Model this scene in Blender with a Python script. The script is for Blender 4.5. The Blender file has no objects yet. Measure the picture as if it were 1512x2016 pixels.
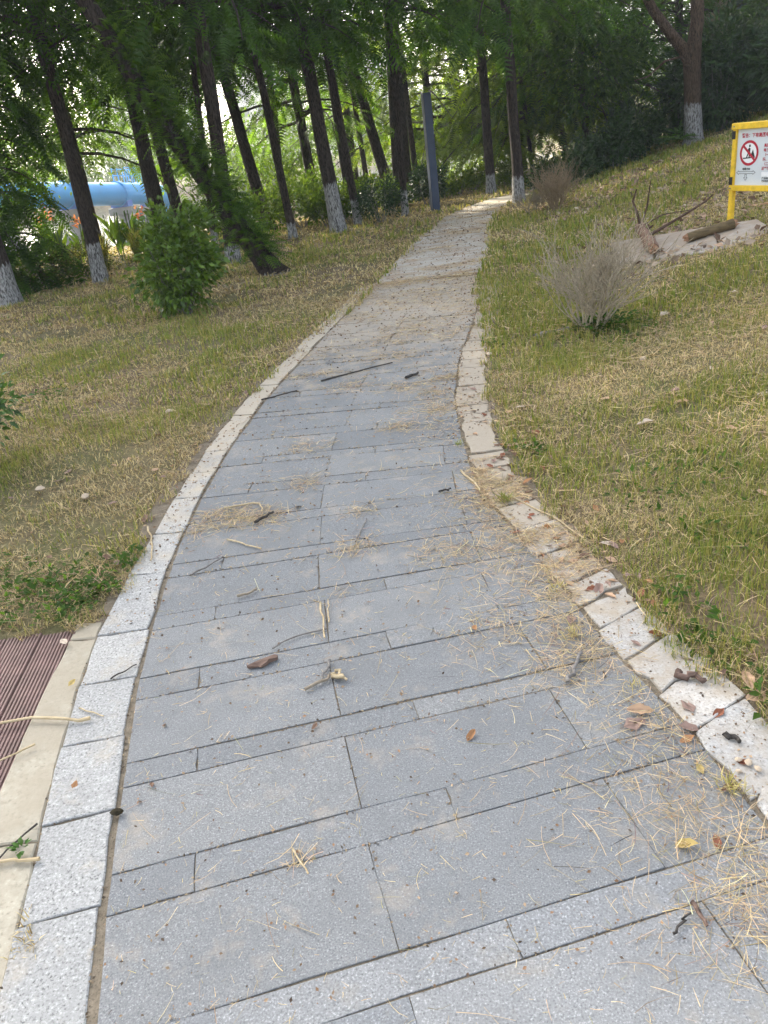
import bpy, math, random
import numpy as np
from mathutils import Vector, Matrix

# ------------------------------------------------------------------ camera, sky, sun, exposure
SC = bpy.context.scene
COL = SC.collection
R = math.radians
rng = np.random.default_rng(7)
random.seed(7)

CAM_H, PITCH, ROLL = 1.6, R(26.0), R(7.7)
cam = bpy.data.cameras.new('camera')
cam.sensor_fit = 'VERTICAL'
cam.sensor_height = 24.0
cam.lens = 24.0 * 1514.0 / 2016.0
cam.clip_start, cam.clip_end = 0.05, 3000
camo = bpy.data.objects.new('camera', cam)
COL.objects.link(camo)
SC.camera = camo
fw = Vector((0, math.cos(PITCH), -math.sin(PITCH)))
u0 = Vector((0, math.sin(PITCH), math.cos(PITCH)))
r0 = Vector((1, 0, 0))
cx = math.cos(ROLL) * r0 - math.sin(ROLL) * u0
cy = math.sin(ROLL) * r0 + math.cos(ROLL) * u0
m = Matrix((cx, cy, -fw)).transposed().to_4x4()
m.translation = (0, 0, CAM_H)
camo.matrix_world = m

SUN_AZ, SUN_EL = R(-29.0), R(30.0)          # ahead and a little to the left, behind the trees
world = bpy.data.worlds.new('World')
SC.world = world
world.use_nodes = True
wn = world.node_tree.nodes
sky = wn.new('ShaderNodeTexSky')
sky.sky_type = 'NISHITA'
sky.sun_disc = False
sky.sun_elevation = SUN_EL
sky.sun_rotation = SUN_AZ
sky.air_density, sky.dust_density, sky.ozone_density = 1.0, 5.0, 1.0
wn['Background'].inputs['Strength'].default_value = 0.15
hazy = wn.new('ShaderNodeHueSaturation')              # thin high haze takes most of the blue out of the sky
hazy.inputs['Saturation'].default_value = 0.5
world.node_tree.links.new(sky.outputs[0], hazy.inputs['Color'])
world.node_tree.links.new(hazy.outputs[0], wn['Background'].inputs['Color'])

sun = bpy.data.lights.new('sun', 'SUN')
sun.energy = 3.5
sun.angle = R(2.0)
sun.color = (1.0, 0.91, 0.74)
suno = bpy.data.objects.new('sun', sun)
COL.objects.link(suno)
S = Vector((math.sin(SUN_AZ) * math.cos(SUN_EL), math.cos(SUN_AZ) * math.cos(SUN_EL), math.sin(SUN_EL)))
suno.rotation_euler = S.to_track_quat('Z', 'Y').to_euler()
suno.location = S * 60

SC.view_settings.view_transform = 'Standard'
SC.view_settings.look = 'None'
SC.view_settings.gamma = 1.0
SC.view_settings.use_curve_mapping = False
SC.view_settings.exposure = 2.2
SC.render.engine = 'CYCLES'
cy_ = SC.cycles
cy_.max_bounces, cy_.diffuse_bounces, cy_.glossy_bounces = 6, 3, 2
cy_.transmission_bounces, cy_.transparent_max_bounces, cy_.volume_bounces = 3, 4, 0
cy_.sample_clamp_indirect = 6.0
cy_.use_denoising = True
cy_.denoiser = 'OPENIMAGEDENOISE'
SC.render.use_persistent_data = False

# ------------------------------------------------------------------ helpers
def tag(o, label=None, cat=None, group=None, kind=None):
    if label: o['label'] = label
    if cat: o['category'] = cat
    if group: o['group'] = group
    if kind: o['kind'] = kind
    return o

def link(name, data, parent=None, loc=None, rot=None):
    o = bpy.data.objects.new(name, data)
    COL.objects.link(o)
    if parent is not None: o.parent = parent
    if loc is not None: o.location = loc
    if rot is not None: o.rotation_euler = rot
    return o

def empty(name, loc=(0, 0, 0), rot=(0, 0, 0)):
    o = link(name, None, None, loc, rot)
    o.empty_display_size = 0.1
    return o

def mesh_np(name, V, FS, mats, col=None, smooth=False, midx=None):
    """V (n,3); FS a list of int arrays (m,k); one mesh datablock."""
    V = np.asarray(V, np.float32).reshape(-1, 3)
    me = bpy.data.meshes.new(name)
    FS = [np.asarray(f, np.int32) for f in FS if len(f)]
    loops = np.concatenate([f.ravel() for f in FS])
    tot = np.concatenate([np.full(len(f), f.shape[1], np.int32) for f in FS])
    start = np.concatenate([[0], np.cumsum(tot)[:-1]]).astype(np.int32)
    me.vertices.add(len(V)); me.vertices.foreach_set('co', V.ravel())
    me.loops.add(len(loops)); me.loops.foreach_set('vertex_index', loops)
    me.polygons.add(len(tot)); me.polygons.foreach_set('loop_start', start)
    me.polygons.foreach_set('loop_total', tot)
    if midx is not None:
        me.polygons.foreach_set('material_index', np.concatenate([np.asarray(a, np.int32) for a in midx]))
    me.polygons.foreach_set('use_smooth', np.full(len(tot), smooth, bool))
    if col is not None:
        c = np.ones((len(V), 4), np.float32); c[:, :3] = col
        at = me.attributes.new('col', 'FLOAT_COLOR', 'POINT')
        at.data.foreach_set('color', c.ravel())
    me.update(calc_edges=True)
    for mt in (mats if isinstance(mats, (list, tuple)) else [mats]): me.materials.append(mt)
    return me

class MB:
    """collects simple solids into one mesh"""
    def __init__(s): s.V, s.F, s.M, s.C = [], [], [], []; s.n = 0
    def add(s, V, F, mi=0, col=(1, 1, 1)):
        V = np.asarray(V, float).reshape(-1, 3)
        for f in F: s.F.append([i + s.n for i in f]); s.M.append(mi)
        s.V.append(V); s.C.append(np.broadcast_to(np.asarray(col, float), V.shape)); s.n += len(V)
    def box(s, c, d, rz=0.0, mi=0, bev=0.0, M=None):
        x, y, z = [k / 2 for k in d]
        b = min(bev, x * .9, y * .9, z * .9)
        P = []
        if b <= 0:
            for k in (-z, z):
                P += [(-x, -y, k), (x, -y, k), (x, y, k), (-x, y, k)]
            F = [(3, 2, 1, 0), (4, 5, 6, 7), (0, 1, 5, 4), (1, 2, 6, 5), (2, 3, 7, 6), (3, 0, 4, 7)]
        else:
            def ring(k, i):
                X, Y = x - i, y - i
                return [(-X + b, -Y, k), (X - b, -Y, k), (X, -Y + b, k), (X, Y - b, k), (X - b, Y, k), (-X + b, Y, k), (-X, Y - b, k), (-X, -Y + b, k)]
            P = ring(-z, b * .6) + ring(-z + b, 0) + ring(z - b, 0) + ring(z, b * .6)
            F = [tuple(range(7, -1, -1)), tuple(range(24, 32))]
            for q in range(3):
                for i in range(8):
                    j = (i + 1) % 8
                    F.append((q * 8 + i, q * 8 + j, q * 8 + 8 + j, q * 8 + 8 + i))
        P = np.array(P, float)
        if rz:
            c_, s_ = math.cos(rz), math.sin(rz)
            P = np.stack([P[:, 0] * c_ - P[:, 1] * s_, P[:, 0] * s_ + P[:, 1] * c_, P[:, 2]], 1)
        if M is not None: P = P @ np.array(M).T
        s.add(P + np.array(c, float), F, mi)
    def tube(s, pts, rad, n=6, mi=0, col=(1, 1, 1), cap=True, rough=0.0, seed=0):
        pts = np.asarray(pts, float)
        rad = np.broadcast_to(np.asarray(rad, float), (len(pts),))
        V, F = tube_np(pts, rad, n, rough, seed)
        Fl = [tuple(f) for f in F]
        if cap:
            Fl.append(tuple(range(n - 1, -1, -1)))
            k = (len(pts) - 1) * n
            Fl.append(tuple(range(k, k + n)))
        s.add(V, Fl, mi, col)
    def mesh(s, name, mats, smooth=False, col=False):
        me = bpy.data.meshes.new(name)
        V = np.concatenate(s.V)
        me.from_pydata(V.tolist(), [], s.F)
        me.polygons.foreach_set('material_index', np.array(s.M, np.int32))
        me.polygons.foreach_set('use_smooth', np.full(len(s.F), smooth, bool))
        if col:
            c = np.ones((len(V), 4), np.float32); c[:, :3] = np.concatenate(s.C)
            me.attributes.new('col', 'FLOAT_COLOR', 'POINT').data.foreach_set('color', c.ravel())
        for mt in (mats if isinstance(mats, (list, tuple)) else [mats]): me.materials.append(mt)
        return me
    def build(s, name, mats, parent=None, loc=None, rot=None, smooth=False, col=False):
        return link(name, s.mesh(name, mats, smooth, col), parent, loc, rot)

def tube_np(pts, rad, n, rough=0.0, seed=0):
    m_ = len(pts)
    t = np.gradient(pts, axis=0)
    t /= np.linalg.norm(t, axis=1, keepdims=True) + 1e-9
    ref = np.array([0, 0, 1.0]) if abs(t[m_ // 2, 2]) < .8 else np.array([1.0, 0, 0])
    a = np.cross(t, ref); a /= np.linalg.norm(a, axis=1, keepdims=True) + 1e-9
    b = np.cross(t, a)
    th = np.linspace(0, 2 * np.pi, n, endpoint=False)
    rr = np.repeat(rad[:, None], n, 1)
    if rough:
        g_ = np.random.default_rng(seed)
        rr = rr * (1 + rough * g_.normal(0, 1, (m_, n)))
    V = pts[:, None] + rr[..., None] * (a[:, None] * np.cos(th)[None, :, None] + b[:, None] * np.sin(th)[None, :, None])
    i = np.arange(m_ - 1)[:, None] * n; j = np.arange(n)[None]; j2 = (j + 1) % n
    F = np.stack([i + j, i + n + j, i + n + j2, i + j2], -1).reshape(-1, 4)
    return V.reshape(-1, 3), F

class Lat:
    """smooth value noise on the plane"""
    def __init__(s, seed): s.g = np.random.default_rng(seed).random((256, 256))
    def __call__(s, x, y, sc):
        x = np.asarray(x, float) / sc + 1000.37; y = np.asarray(y, float) / sc + 1000.71
        i = np.floor(x).astype(int); j = np.floor(y).astype(int)
        u = x - i; v = y - j; u = u * u * (3 - 2 * u); v = v * v * (3 - 2 * v)
        g = s.g
        return (g[i % 256, j % 256] * (1 - u) + g[(i + 1) % 256, j % 256] * u) * (1 - v) + \
               (g[i % 256, (j + 1) % 256] * (1 - u) + g[(i + 1) % 256, (j + 1) % 256] * u) * v
N1, N2, N3 = Lat(1), Lat(2), Lat(3)

# ------------------------------------------------------------------ the lie of the land
LE = np.array([(-.45, -1.0), (-.60, .2), (-.75, 1.02), (-.80, 1.28), (-.87, 1.75), (-.93, 2.18), (-.965, 2.68), (-.975, 3.14), (-.96, 3.62), (-.89, 4.40), (-.74, 5.33), (-.56, 6.12), (-.32, 7.15), (0, 8.4), (.50, 10.5), (1.13, 13.2), (2.0, 16.2), (2.7, 17.6), (3.4, 18.6), (4.6, 20), (8, 26), (12, 34)])
RE = np.array([(1.3, -1.0), (1.05, .2), (.85, 1.0), (.81, 1.35), (.76, 1.71), (.69, 2.0), (.64, 2.31), (.59, 2.67), (.51, 3.10), (.47, 3.48), (.50, 4.2), (.56, 4.87), (.74, 5.84), (1.08, 7.14), (1.52, 9.17), (2.02, 11.57), (2.67, 14.63), (3.3, 16.8), (3.9, 17.8), (4.6, 18.6), (5.8, 20), (9.2, 26), (13.2, 34)])
RB = np.array([(1.3, -1.0), (.59, 2.67), (.50, 4.2), (1.08, 7.14), (1.52, 9.17), (2.02, 11.57), (2.67, 14.63), (3.3, 16.8), (4.1, 19), (5.6, 23), (9.2, 32), (14, 44)])
def xl(y): return np.interp(y, LE[:, 1], LE[:, 0])
def xr(y): return np.interp(y, RE[:, 1], RE[:, 0])
def xb(y): return np.interp(y, RB[:, 1], RB[:, 0])
def sst(t): t = np.clip(t, 0, 1); return t * t * (3 - 2 * t)
def riv(x, y): return (x + 4) * (-.635) + (y - 16.5) * .773
def gz(x, y):
    x = np.asarray(x, float); y = np.asarray(y, float)
    dr = np.clip((x - xb(y) - .25) * .93, 0, 9)
    dl = np.clip((xl(y) - .25 - x) * .95, 0, 9)
    z = .03 * dr + .105 * np.clip(dr - .45, 0, None) ** 1.4 - .02 * dl
    e = riv(x, y)
    return z - 1.5 * sst((e - 5) / 7) + 1.3 * sst((e - 46) / 6)
def G(x, y): return float(gz(x, y))

# ------------------------------------------------------------------ materials
def new_mat(name):
    mt = bpy.data.materials.new(name); mt.use_nodes = True
    nt = mt.node_tree
    return mt, nt, nt.nodes['Principled BSDF']
def nd(nt, typ, **kw):
    n = nt.nodes.new(typ)
    for k, v in kw.items():
        if k.startswith('i_'):
            key = k[2:]
            n.inputs[int(key) if key.isdigit() else key].default_value = v
        else: setattr(n, k, v)
    return n
def ramp(nt, src, stops):
    r = nt.nodes.new('ShaderNodeValToRGB')
    while len(r.color_ramp.elements) < len(stops): r.color_ramp.elements.new(.5)
    for e, (p, c) in zip(r.color_ramp.elements, stops):
        e.position = p
        e.color = (c[0], c[1], c[2], 1) if hasattr(c, '__len__') else (c, c, c, 1)
    nt.links.new(src, r.inputs[0])
    return r.outputs[0]
def mix(nt, a, b, fac, blend='MIX'):
    n = nt.nodes.new('ShaderNodeMix'); n.data_type = 'RGBA'; n.blend_type = blend
    for v, i in ((fac, 0), (a, 6), (b, 7)):
        if isinstance(v, bpy.types.NodeSocket): nt.links.new(v, n.inputs[i])
        elif i == 0: n.inputs[0].default_value = v
        else: n.inputs[i].default_value = (v[0], v[1], v[2], 1)
    return n.outputs[2]
def mathn(nt, op, a, b=0.0, c=None):
    n = nt.nodes.new('ShaderNodeMath'); n.operation = op
    for i, v in enumerate((a, b) if c is None else (a, b, c)):
        if isinstance(v, bpy.types.NodeSocket): nt.links.new(v, n.inputs[i])
        else: n.inputs[i].default_value = v
    return n.outputs[0]
def pos(nt): return nt.nodes.new('ShaderNodeNewGeometry').outputs['Position']
def objc(nt): return nt.nodes.new('ShaderNodeTexCoord').outputs['Object']
def noise(nt, vec, scale, detail=3.0, rough=.55, dist=0.0):
    n = nd(nt, 'ShaderNodeTexNoise', i_Scale=scale, i_Detail=detail, i_Roughness=rough, i_Distortion=dist)
    nt.links.new(vec, n.inputs['Vector'])
    return n.outputs[0]
def sepxyz(nt, v):
    n = nt.nodes.new('ShaderNodeSeparateXYZ'); nt.links.new(v, n.inputs[0]); return n.outputs
def mapping(nt, v, sc):
    n = nt.nodes.new('ShaderNodeMapping'); n.inputs['Scale'].default_value = sc
    nt.links.new(v, n.inputs['Vector']); return n.outputs[0]
def bump(nt, bs, h, strength=.3, dist=.01):
    b = nd(nt, 'ShaderNodeBump', i_Strength=strength, i_Distance=dist)
    nt.links.new(h, b.inputs['Height']); nt.links.new(b.outputs[0], bs.inputs['Normal'])

def plain(name, c, rough=.6, metal=0.0, var=.12, scale=6.0, spec=.4):
    mt, nt, bs = new_mat(name)
    n = noise(nt, objc(nt), scale, 4)
    a = [k * (1 - var) for k in c]; b = [min(1, k * (1 + var)) for k in c]
    nt.links.new(ramp(nt, n, [(.3, a), (.7, b)]), bs.inputs['Base Color'])
    bs.inputs['Roughness'].default_value = rough
    bs.inputs['Metallic'].default_value = metal
    bs.inputs['Specular IOR Level'].default_value = spec
    return mt

def ground_mat():
    mt, nt, bs = new_mat('soil_and_thatch')
    p = pos(nt)
    big = noise(nt, p, .8, 5, .6)
    mid = noise(nt, p, 7, 5, .65)
    fine = noise(nt, p, 60, 4, .7)
    c = mix(nt, (.115, .085, .053), (.22, .17, .10), ramp(nt, mid, [(.35, 0), (.65, 1)]))
    c = mix(nt, c, (.10, .11, .04), ramp(nt, big, [(.42, 0), (.62, .75)]))
    c = mix(nt, c, (.05, .036, .024), ramp(nt, fine, [(.5, 0), (.72, .8)]))
    c = mix(nt, c, (.38, .31, .19), ramp(nt, fine, [(.26, .6), (.42, 0)]))
    nt.links.new(c, bs.inputs['Base Color'])
    bs.inputs['Roughness'].default_value = .95
    bs.inputs['Specular IOR Level'].default_value = .1
    bump(nt, bs, fine, .6, .02)
    return mt

def granite(name, lo, mid_, hi, dirt, sc=210.0, dirt_amt=1.0, y0=5.0, off=0.0):
    """speckled stone with trodden-in dust that thickens further up the path"""
    mt, nt, bs = new_mat(name)
    p = pos(nt)
    s1 = noise(nt, p, sc, 2, .7)
    s2 = noise(nt, p, sc * .42, 3, .6)
    c = ramp(nt, s1, [(.30, lo), (.47, mid_), (.56, mid_), (.70, hi)])
    c = mix(nt, c, [k * .80 for k in mid_], ramp(nt, s2, [(.42, 0), (.66, .55)]))
    oi = nt.nodes.new('ShaderNodeObjectInfo')
    c = mix(nt, c, ramp(nt, oi.outputs['Random'], [(0, (.86, .87, .88)), (.5, (.99, .99, .99)), (1, (1.12, 1.10, 1.07))]), 1.0, 'MULTIPLY')
    stain = noise(nt, p, 3.2, 6, .65)
    c = mix(nt, c, [k * .72 for k in mid_], ramp(nt, stain, [(.46, 0), (.72, .60)]))
    d1 = noise(nt, p, 5.5, 6, .62)
    d2 = noise(nt, p, 38, 3, .6)
    y = sepxyz(nt, p)[1]
    far = mathn(nt, 'MULTIPLY', mathn(nt, 'SUBTRACT', y, y0), .16)
    far = mathn(nt, 'MAXIMUM', far, 0.0); far = mathn(nt, 'MINIMUM', far, .42)
    dd = mathn(nt, 'ADD', mathn(nt, 'ADD', d1, mathn(nt, 'MULTIPLY', d2, .25)), mathn(nt, 'ADD', far, off))
    c = mix(nt, c, dirt, mathn(nt, 'MULTIPLY', ramp(nt, dd, [(.68, 0), (.98, .85)]), dirt_amt))
    nt.links.new(c, bs.inputs['Base Color'])
    nt.links.new(ramp(nt, s2, [(.3, .62), (.7, .85)]), bs.inputs['Roughness'])
    bs.inputs['Specular IOR Level'].default_value = .35
    bump(nt, bs, mathn(nt, 'ADD', s1, mathn(nt, 'MULTIPLY', s2, .6)), .30, .004)
    return mt

def dirt_mat(name, a, b, sc=18):
    mt, nt, bs = new_mat(name)
    p = pos(nt)
    n = noise(nt, p, sc, 6, .7)
    n2 = noise(nt, p, sc * 7, 3, .7)
    c = mix(nt, a, b, ramp(nt, n, [(.35, 0), (.65, 1)]))
    c = mix(nt, c, [k * .45 for k in a], ramp(nt, n2, [(.52, 0), (.7, .8)]))
    nt.links.new(c, bs.inputs['Base Color'])
    bs.inputs['Roughness'].default_value = .95
    bs.inputs['Specular IOR Level'].default_value = .1
    bump(nt, bs, n2, .6, .01)
    return mt

def far_path_mat():
    mt, nt, bs = new_mat('trodden_far_path')
    p = pos(nt)
    n = noise(nt, mapping(nt, p, (1.0, 2.2, 1)), 1.5, 6, .68)
    n2 = noise(nt, p, 24, 4, .7)
    c = mix(nt, (.40, .37, .315), (.33, .265, .19), ramp(nt, n, [(.44, 0), (.58, 1)]))
    c = mix(nt, c, (.19, .145, .10), ramp(nt, n2, [(.55, 0), (.78, .7)]))
    nt.links.new(c, bs.inputs['Base Color'])
    bs.inputs['Roughness'].default_value = .9
    bump(nt, bs, n2, .5, .02)
    return mt

def leaf_mat(name, trans=.60, rough=.6, spec=.14, tmul=(1.5, 1.35, .55)):
    mt, nt, bs = new_mat(name)
    at = nd(nt, 'ShaderNodeAttribute', attribute_name='col')
    nt.links.new(at.outputs['Color'], bs.inputs['Base Color'])
    bs.inputs['Roughness'].default_value = rough
    bs.inputs['Specular IOR Level'].default_value = spec
    tr = nt.nodes.new('ShaderNodeBsdfTranslucent')
    nt.links.new(mix(nt, at.outputs['Color'], tmul, 1.0, 'MULTIPLY'), tr.inputs['Color'])
    ms = nt.nodes.new('ShaderNodeMixShader'); ms.inputs[0].default_value = trans
    nt.links.new(bs.outputs[0], ms.inputs[1]); nt.links.new(tr.outputs[0], ms.inputs[2])
    nt.links.new(ms.outputs[0], nt.nodes['Material Output'].inputs['Surface'])
    return mt

def bark_mat(name, a, b, sc=(14, 14, 2.2)):
    """streaky bark; limewashed below the height the tree carries as white_height"""
    mt, nt, bs = new_mat(name)
    o = objc(nt)
    n = noise(nt, mapping(nt, o, sc), 1.6, 6, .7, .4)
    n2 = noise(nt, mapping(nt, o, (40, 40, 9)), 1.5, 4, .7)
    c = mix(nt, a, b, ramp(nt, n, [(.32, 0), (.68, 1)]))
    c = mix(nt, c, [k * .35 for k in a], ramp(nt, n2, [(.46, 0), (.60, .92)]))
    h = nd(nt, 'ShaderNodeAttribute', attribute_type='OBJECT', attribute_name='white_height').outputs['Fac']
    z = sepxyz(nt, o)[2]
    rag = mathn(nt, 'MULTIPLY', mathn(nt, 'SUBTRACT', noise(nt, mapping(nt, o, (22, 22, 5)), 1.0, 4, .7), .5), .34)
    w = mathn(nt, 'SUBTRACT', mathn(nt, 'ADD', h, rag), z)
    w = ramp(nt, mathn(nt, 'MULTIPLY_ADD', w, 9.0, .5), [(.35, 0), (.65, 1)])
    worn = ramp(nt, mathn(nt, 'ADD', n2, mathn(nt, 'MULTIPLY', n, .35)), [(.56, 1), (.80, .05)])
    fac = mathn(nt, 'MULTIPLY', w, worn)
    c = mix(nt, c, mix(nt, (.54, .54, .525), (.74, .74, .73), n), fac)
    nt.links.new(c, bs.inputs['Base Color'])
    bs.inputs['Roughness'].default_value = .92
    bs.inputs['Specular IOR Level'].default_value = .15
    bump(nt, bs, mathn(nt, 'ADD', n, n2), 1.0, .08)
    return mt

def wood_mat(name, a, b, sc=(5, 60, 60)):
    mt, nt, bs = new_mat(name)
    o = objc(nt)
    n = noise(nt, mapping(nt, o, sc), 1.2, 5, .7, .3)
    nt.links.new(mix(nt, a, b, ramp(nt, n, [(.35, 0), (.65, 1)])), bs.inputs['Base Color'])
    bs.inputs['Roughness'].default_value = .85
    bs.inputs['Specular IOR Level'].default_value = .2
    bump(nt, bs, n, .6, .004)
    return mt

M_GROUND = ground_mat()
M_SLAB = granite('blue_grey_granite', (.086, .090, .092), (.192, .199, .200), (.37, .375, .375), (.37, .315, .24), 230, .92)
M_SLAB2 = granite('light_grey_granite', (.095, .10, .10), (.225, .232, .235), (.44, .45, .455), (.30, .265, .205), 190, .8)
M_KERB = granite('white_granite', (.085, .085, .083), (.35, .348, .33), (.57, .565, .55), (.42, .36, .27), 130, 1.0, 2.6)
M_KERBR = granite('dusty_white_granite', (.13, .125, .115), (.44, .425, .395), (.60, .585, .55), (.33, .275, .20), 130, 1.0, 1.6, .14)
M_JOINT = dirt_mat('joint_dirt', (.15, .125, .09), (.25, .21, .155), 25)
M_CONC = granite('sandy_concrete', (.20, .185, .14), (.36, .335, .265), (.44, .415, .335), (.30, .26, .19), 60, .9, 0.0)
M_PAD = granite('weathered_pad_concrete', (.20, .19, .17), (.36, .34, .30), (.46, .44, .40), (.27, .21, .15), 40, 1.0, 6.0)
M_FAR = far_path_mat()
M_DECK = plain('brown_composite', (.165, .102, .088), .7, 0, .3, 9)
M_GRASS = leaf_mat('grass_blades', .30, .6, .2, (1.25, 1.2, .6))
M_LEAF = leaf_mat('leaves')
M_GLOSS = leaf_mat('glossy_leaves', .28, .38, .38)
M_DRY = leaf_mat('dry_leaf', .15, .75, .2, (1.2, 1.0, .7))
M_BARK = bark_mat('redwood_bark', (.052, .041, .034), (.108, .083, .066))
M_BARK2 = bark_mat('camphor_bark', (.10, .068, .042), (.20, .135, .088), (22, 22, 4))
M_TWIG = wood_mat('twig', (.20, .16, .115), (.34, .285, .21))
M_STRAW = wood_mat('pale_stalk', (.36, .27, .15), (.58, .47, .30))
M_DARKW = wood_mat('dark_stick', (.03, .027, .024), (.085, .075, .065))
M_GREYW = wood_mat('grey_stick', (.12, .11, .10), (.27, .25, .225))
M_BARKCHIP = wood_mat('bark_chip', (.085, .055, .042), (.20, .135, .105))
M_LOG = wood_mat('log_bark', (.10, .055, .035), (.26, .165, .115), (6, 30, 30))
M_LOG2 = wood_mat('mossy_log_bark', (.075, .055, .028), (.17, .125, .065), (6, 30, 30))
M_HEART = wood_mat('broken_wood', (.20, .10, .055), (.38, .235, .14), (30, 30, 30))
M_YELLOW = plain('yellow_paint', (.74, .48, .022), .48, 0, .20, 22, .5)
M_BLACK = plain('black_tape', (.012, .012, .013), .45)
M_BOARD = plain('white_sheet', (.62, .66, .68), .35, 0, .03, 3, .5)
M_PATCH = plain('white_sticker', (.82, .83, .83), .4, 0, .02)
M_RED = plain('red_print', (.42, .012, .035), .5, 0, .05)
M_PRINT = plain('black_print', (.014, .014, .016), .5, 0, .05)
M_POST = plain('slate_blue_paint', (.030, .046, .082), .5, 0, .15, 5)
M_PIPE = plain('blue_pipe_paint', (.010, .25, .56), .5, 0, .10, .8, .25)
M_PIPED = plain('deep_blue_steel', (.02, .12, .42), .45, 0, .1, 2)
M_PIER = plain('pier_concrete', (.22, .21, .19), .85, 0, .2, 2.5)
M_STONE = plain('pillar_stone', (.27, .22, .16), .85, 0, .15, 3)
M_WALLD = plain('dark_render', (.10, .10, .10), .8, 0, .15, 2)
M_WINB = plain('navy_window_frame', (.02, .035, .09), .4)
M_GLASS = plain('window_glass', (.03, .045, .06), .08, 0, .1, 1, .6)
M_TOWER = plain('pale_render', (.62, .58, .54), .8, 0, .06, .2)
M_RAIL = plain('tan_rail', (.34, .25, .16), .7)
M_PEBBLE = plain('pebble', (.45, .36, .26), .8, 0, .3, 40)

def water_mat():
    mt, nt, bs = new_mat('river_water')
    bs.inputs['Base Color'].default_value = (.035, .05, .04, 1)
    bs.inputs['Roughness'].default_value = .08
    bump(nt, bs, noise(nt, pos(nt), 2.5, 4, .6), .15, .05)
    return mt
M_WATER = water_mat()

# ------------------------------------------------------------------ ground, river
def axis(a, b, st, steps):
    v = list(np.arange(a, b, st))
    x, s_ = v[-1], st
    for lim, grow in steps:
        while x < lim:
            s_ *= grow; x += s_; v.append(x)
    return v
xs = np.array(sorted(set([round(-k, 4) for k in axis(0, 7, .11, [(40, 1.06), (150, 1.25)])] + [round(k, 4) for k in axis(0, 9, .11, [(40, 1.06), (150, 1.25)])])))
ys = np.array(sorted(set([round(-k, 4) for k in axis(0, 1.2, .11, [(40, 1.25), (80, 1.4)])] + [round(k, 4) for k in axis(0, 20, .11, [(75, 1.02), (165, 1.2)])])))
X, Y = np.meshgrid(xs, ys)
Z = gz(X, Y)
near = np.exp(-((X - 1) ** 2 + (Y - 6) ** 2) / 400)
out = np.maximum(xl(Y) - X, X - xr(Y))                # metres outside the paved edge
Z = Z + near * sst((out - .15) / .5) * ((N1(X, Y, .45) - .5) * .035 + (N2(X, Y, 1.6) - .5) * .06)
Z = Z - .05 * (1 - sst((out - .14) / .12)) * (Y < 18.5)
deckm = (X < -1.05) & (X > -2.7) & (Y < 2.62) & (Y > .3)
Z = np.where(deckm, -.06, Z)
ny, nx = X.shape
i = (np.arange(ny - 1)[:, None] * nx + np.arange(nx - 1)[None]).ravel()
ground = link('ground', mesh_np('ground', np.stack([X, Y, Z], -1), [np.stack([i, i + 1, i + nx + 1, i + nx], 1)], M_GROUND, smooth=True))
tag(ground, 'patchy dry lawn soil and grassy bank either side of the path', kind='structure')

n_ = np.array([-.635, .773]); t_ = np.array([.773, .635]); o_ = np.array([-4, 16.5])
P = [o_ + n_ * e + t_ * s for e, s in ((4, -130), (4, 110), (54, 110), (54, -130))]
river = link('river', mesh_np('river', [(p[0], p[1], -1.28) for p in P], [[(0, 1, 2, 3)]], M_WATER))
tag(river, 'still grey green river behind the trees', kind='structure')

# ------------------------------------------------------------------ the path: bed, slabs, kerbs
ysl = np.arange(-1.0, 18.7, .2)
V, F = [], []
for k, y in enumerate(ysl):
    t = sst((y - 9.1) / .5)
    z = -.0045 + .0055 * float(t)
    for q in range(6):
        x = xl(y) + (xr(y) - xl(y)) * (q / 5) + (-.26 * (1 - t) if q == 0 else .26 * (1 - t) if q == 5 else 0)
        V.append((x, y, z + (float(N1(x, y, .5)) - .5) * .02 * float(t)))
for k in range(len(ysl) - 1):
    for q in range(5):
        a = k * 6 + q
        F.append((a, a + 1, a + 7, a + 6))
mid = [[0 if ysl[k] < 9.3 else 1 for k in range(len(ysl) - 1) for q in range(5)]]
path = link('path', mesh_np('path', V, [F], [M_JOINT, M_FAR], smooth=True, midx=mid))
tag(path, 'grey stone slab footpath curving away uphill between lawns', kind='structure')

def slab_mesh(name, corners, mat, z0=-.03, ch=.0015, jit=.0018, tilt=.0015, top=0.0):
    """a stone with slightly wandering, chamfered arrises; corners counter-clockwise"""
    c = np.array(corners, float)
    ring = []
    for a, b in zip(c, np.roll(c, -1, 0)):
        e = b - a; L = np.linalg.norm(e)
        nrm = np.array([e[1], -e[0]]) / (L + 1e-9)
        ring.append(a)
        for f in (1 / 3, 2 / 3): ring.append(a + e * (f + rng.normal(0, .04)) + nrm * rng.normal(0, jit))
    ring = np.array(ring)
    n = len(ring)
    cen = ring.mean(0)
    prev = np.roll(ring, 1, 0); nxt = np.roll(ring, -1, 0)
    d = nxt - prev; nr = np.stack([-d[:, 1], d[:, 0]], 1); nr /= np.linalg.norm(nr, axis=1, keepdims=True) + 1e-9
    inner = ring + nr * ch
    tl = rng.normal(0, tilt, 2)
    hz = lambda p: top + (p - cen) @ tl
    V = np.concatenate([np.column_stack([ring, np.full(n, z0)]), np.column_stack([ring, hz(ring) - ch * .8]), np.column_stack([inner, hz(inner)])])
    j = np.arange(n); j2 = (j + 1) % n
    return mesh_np(name, V, [np.stack([j, j2, n + j2, n + j], 1), np.stack([n + j, n + j2, 2 * n + j2, 2 * n + j], 1), [np.arange(2 * n, 3 * n)]], mat)

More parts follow.
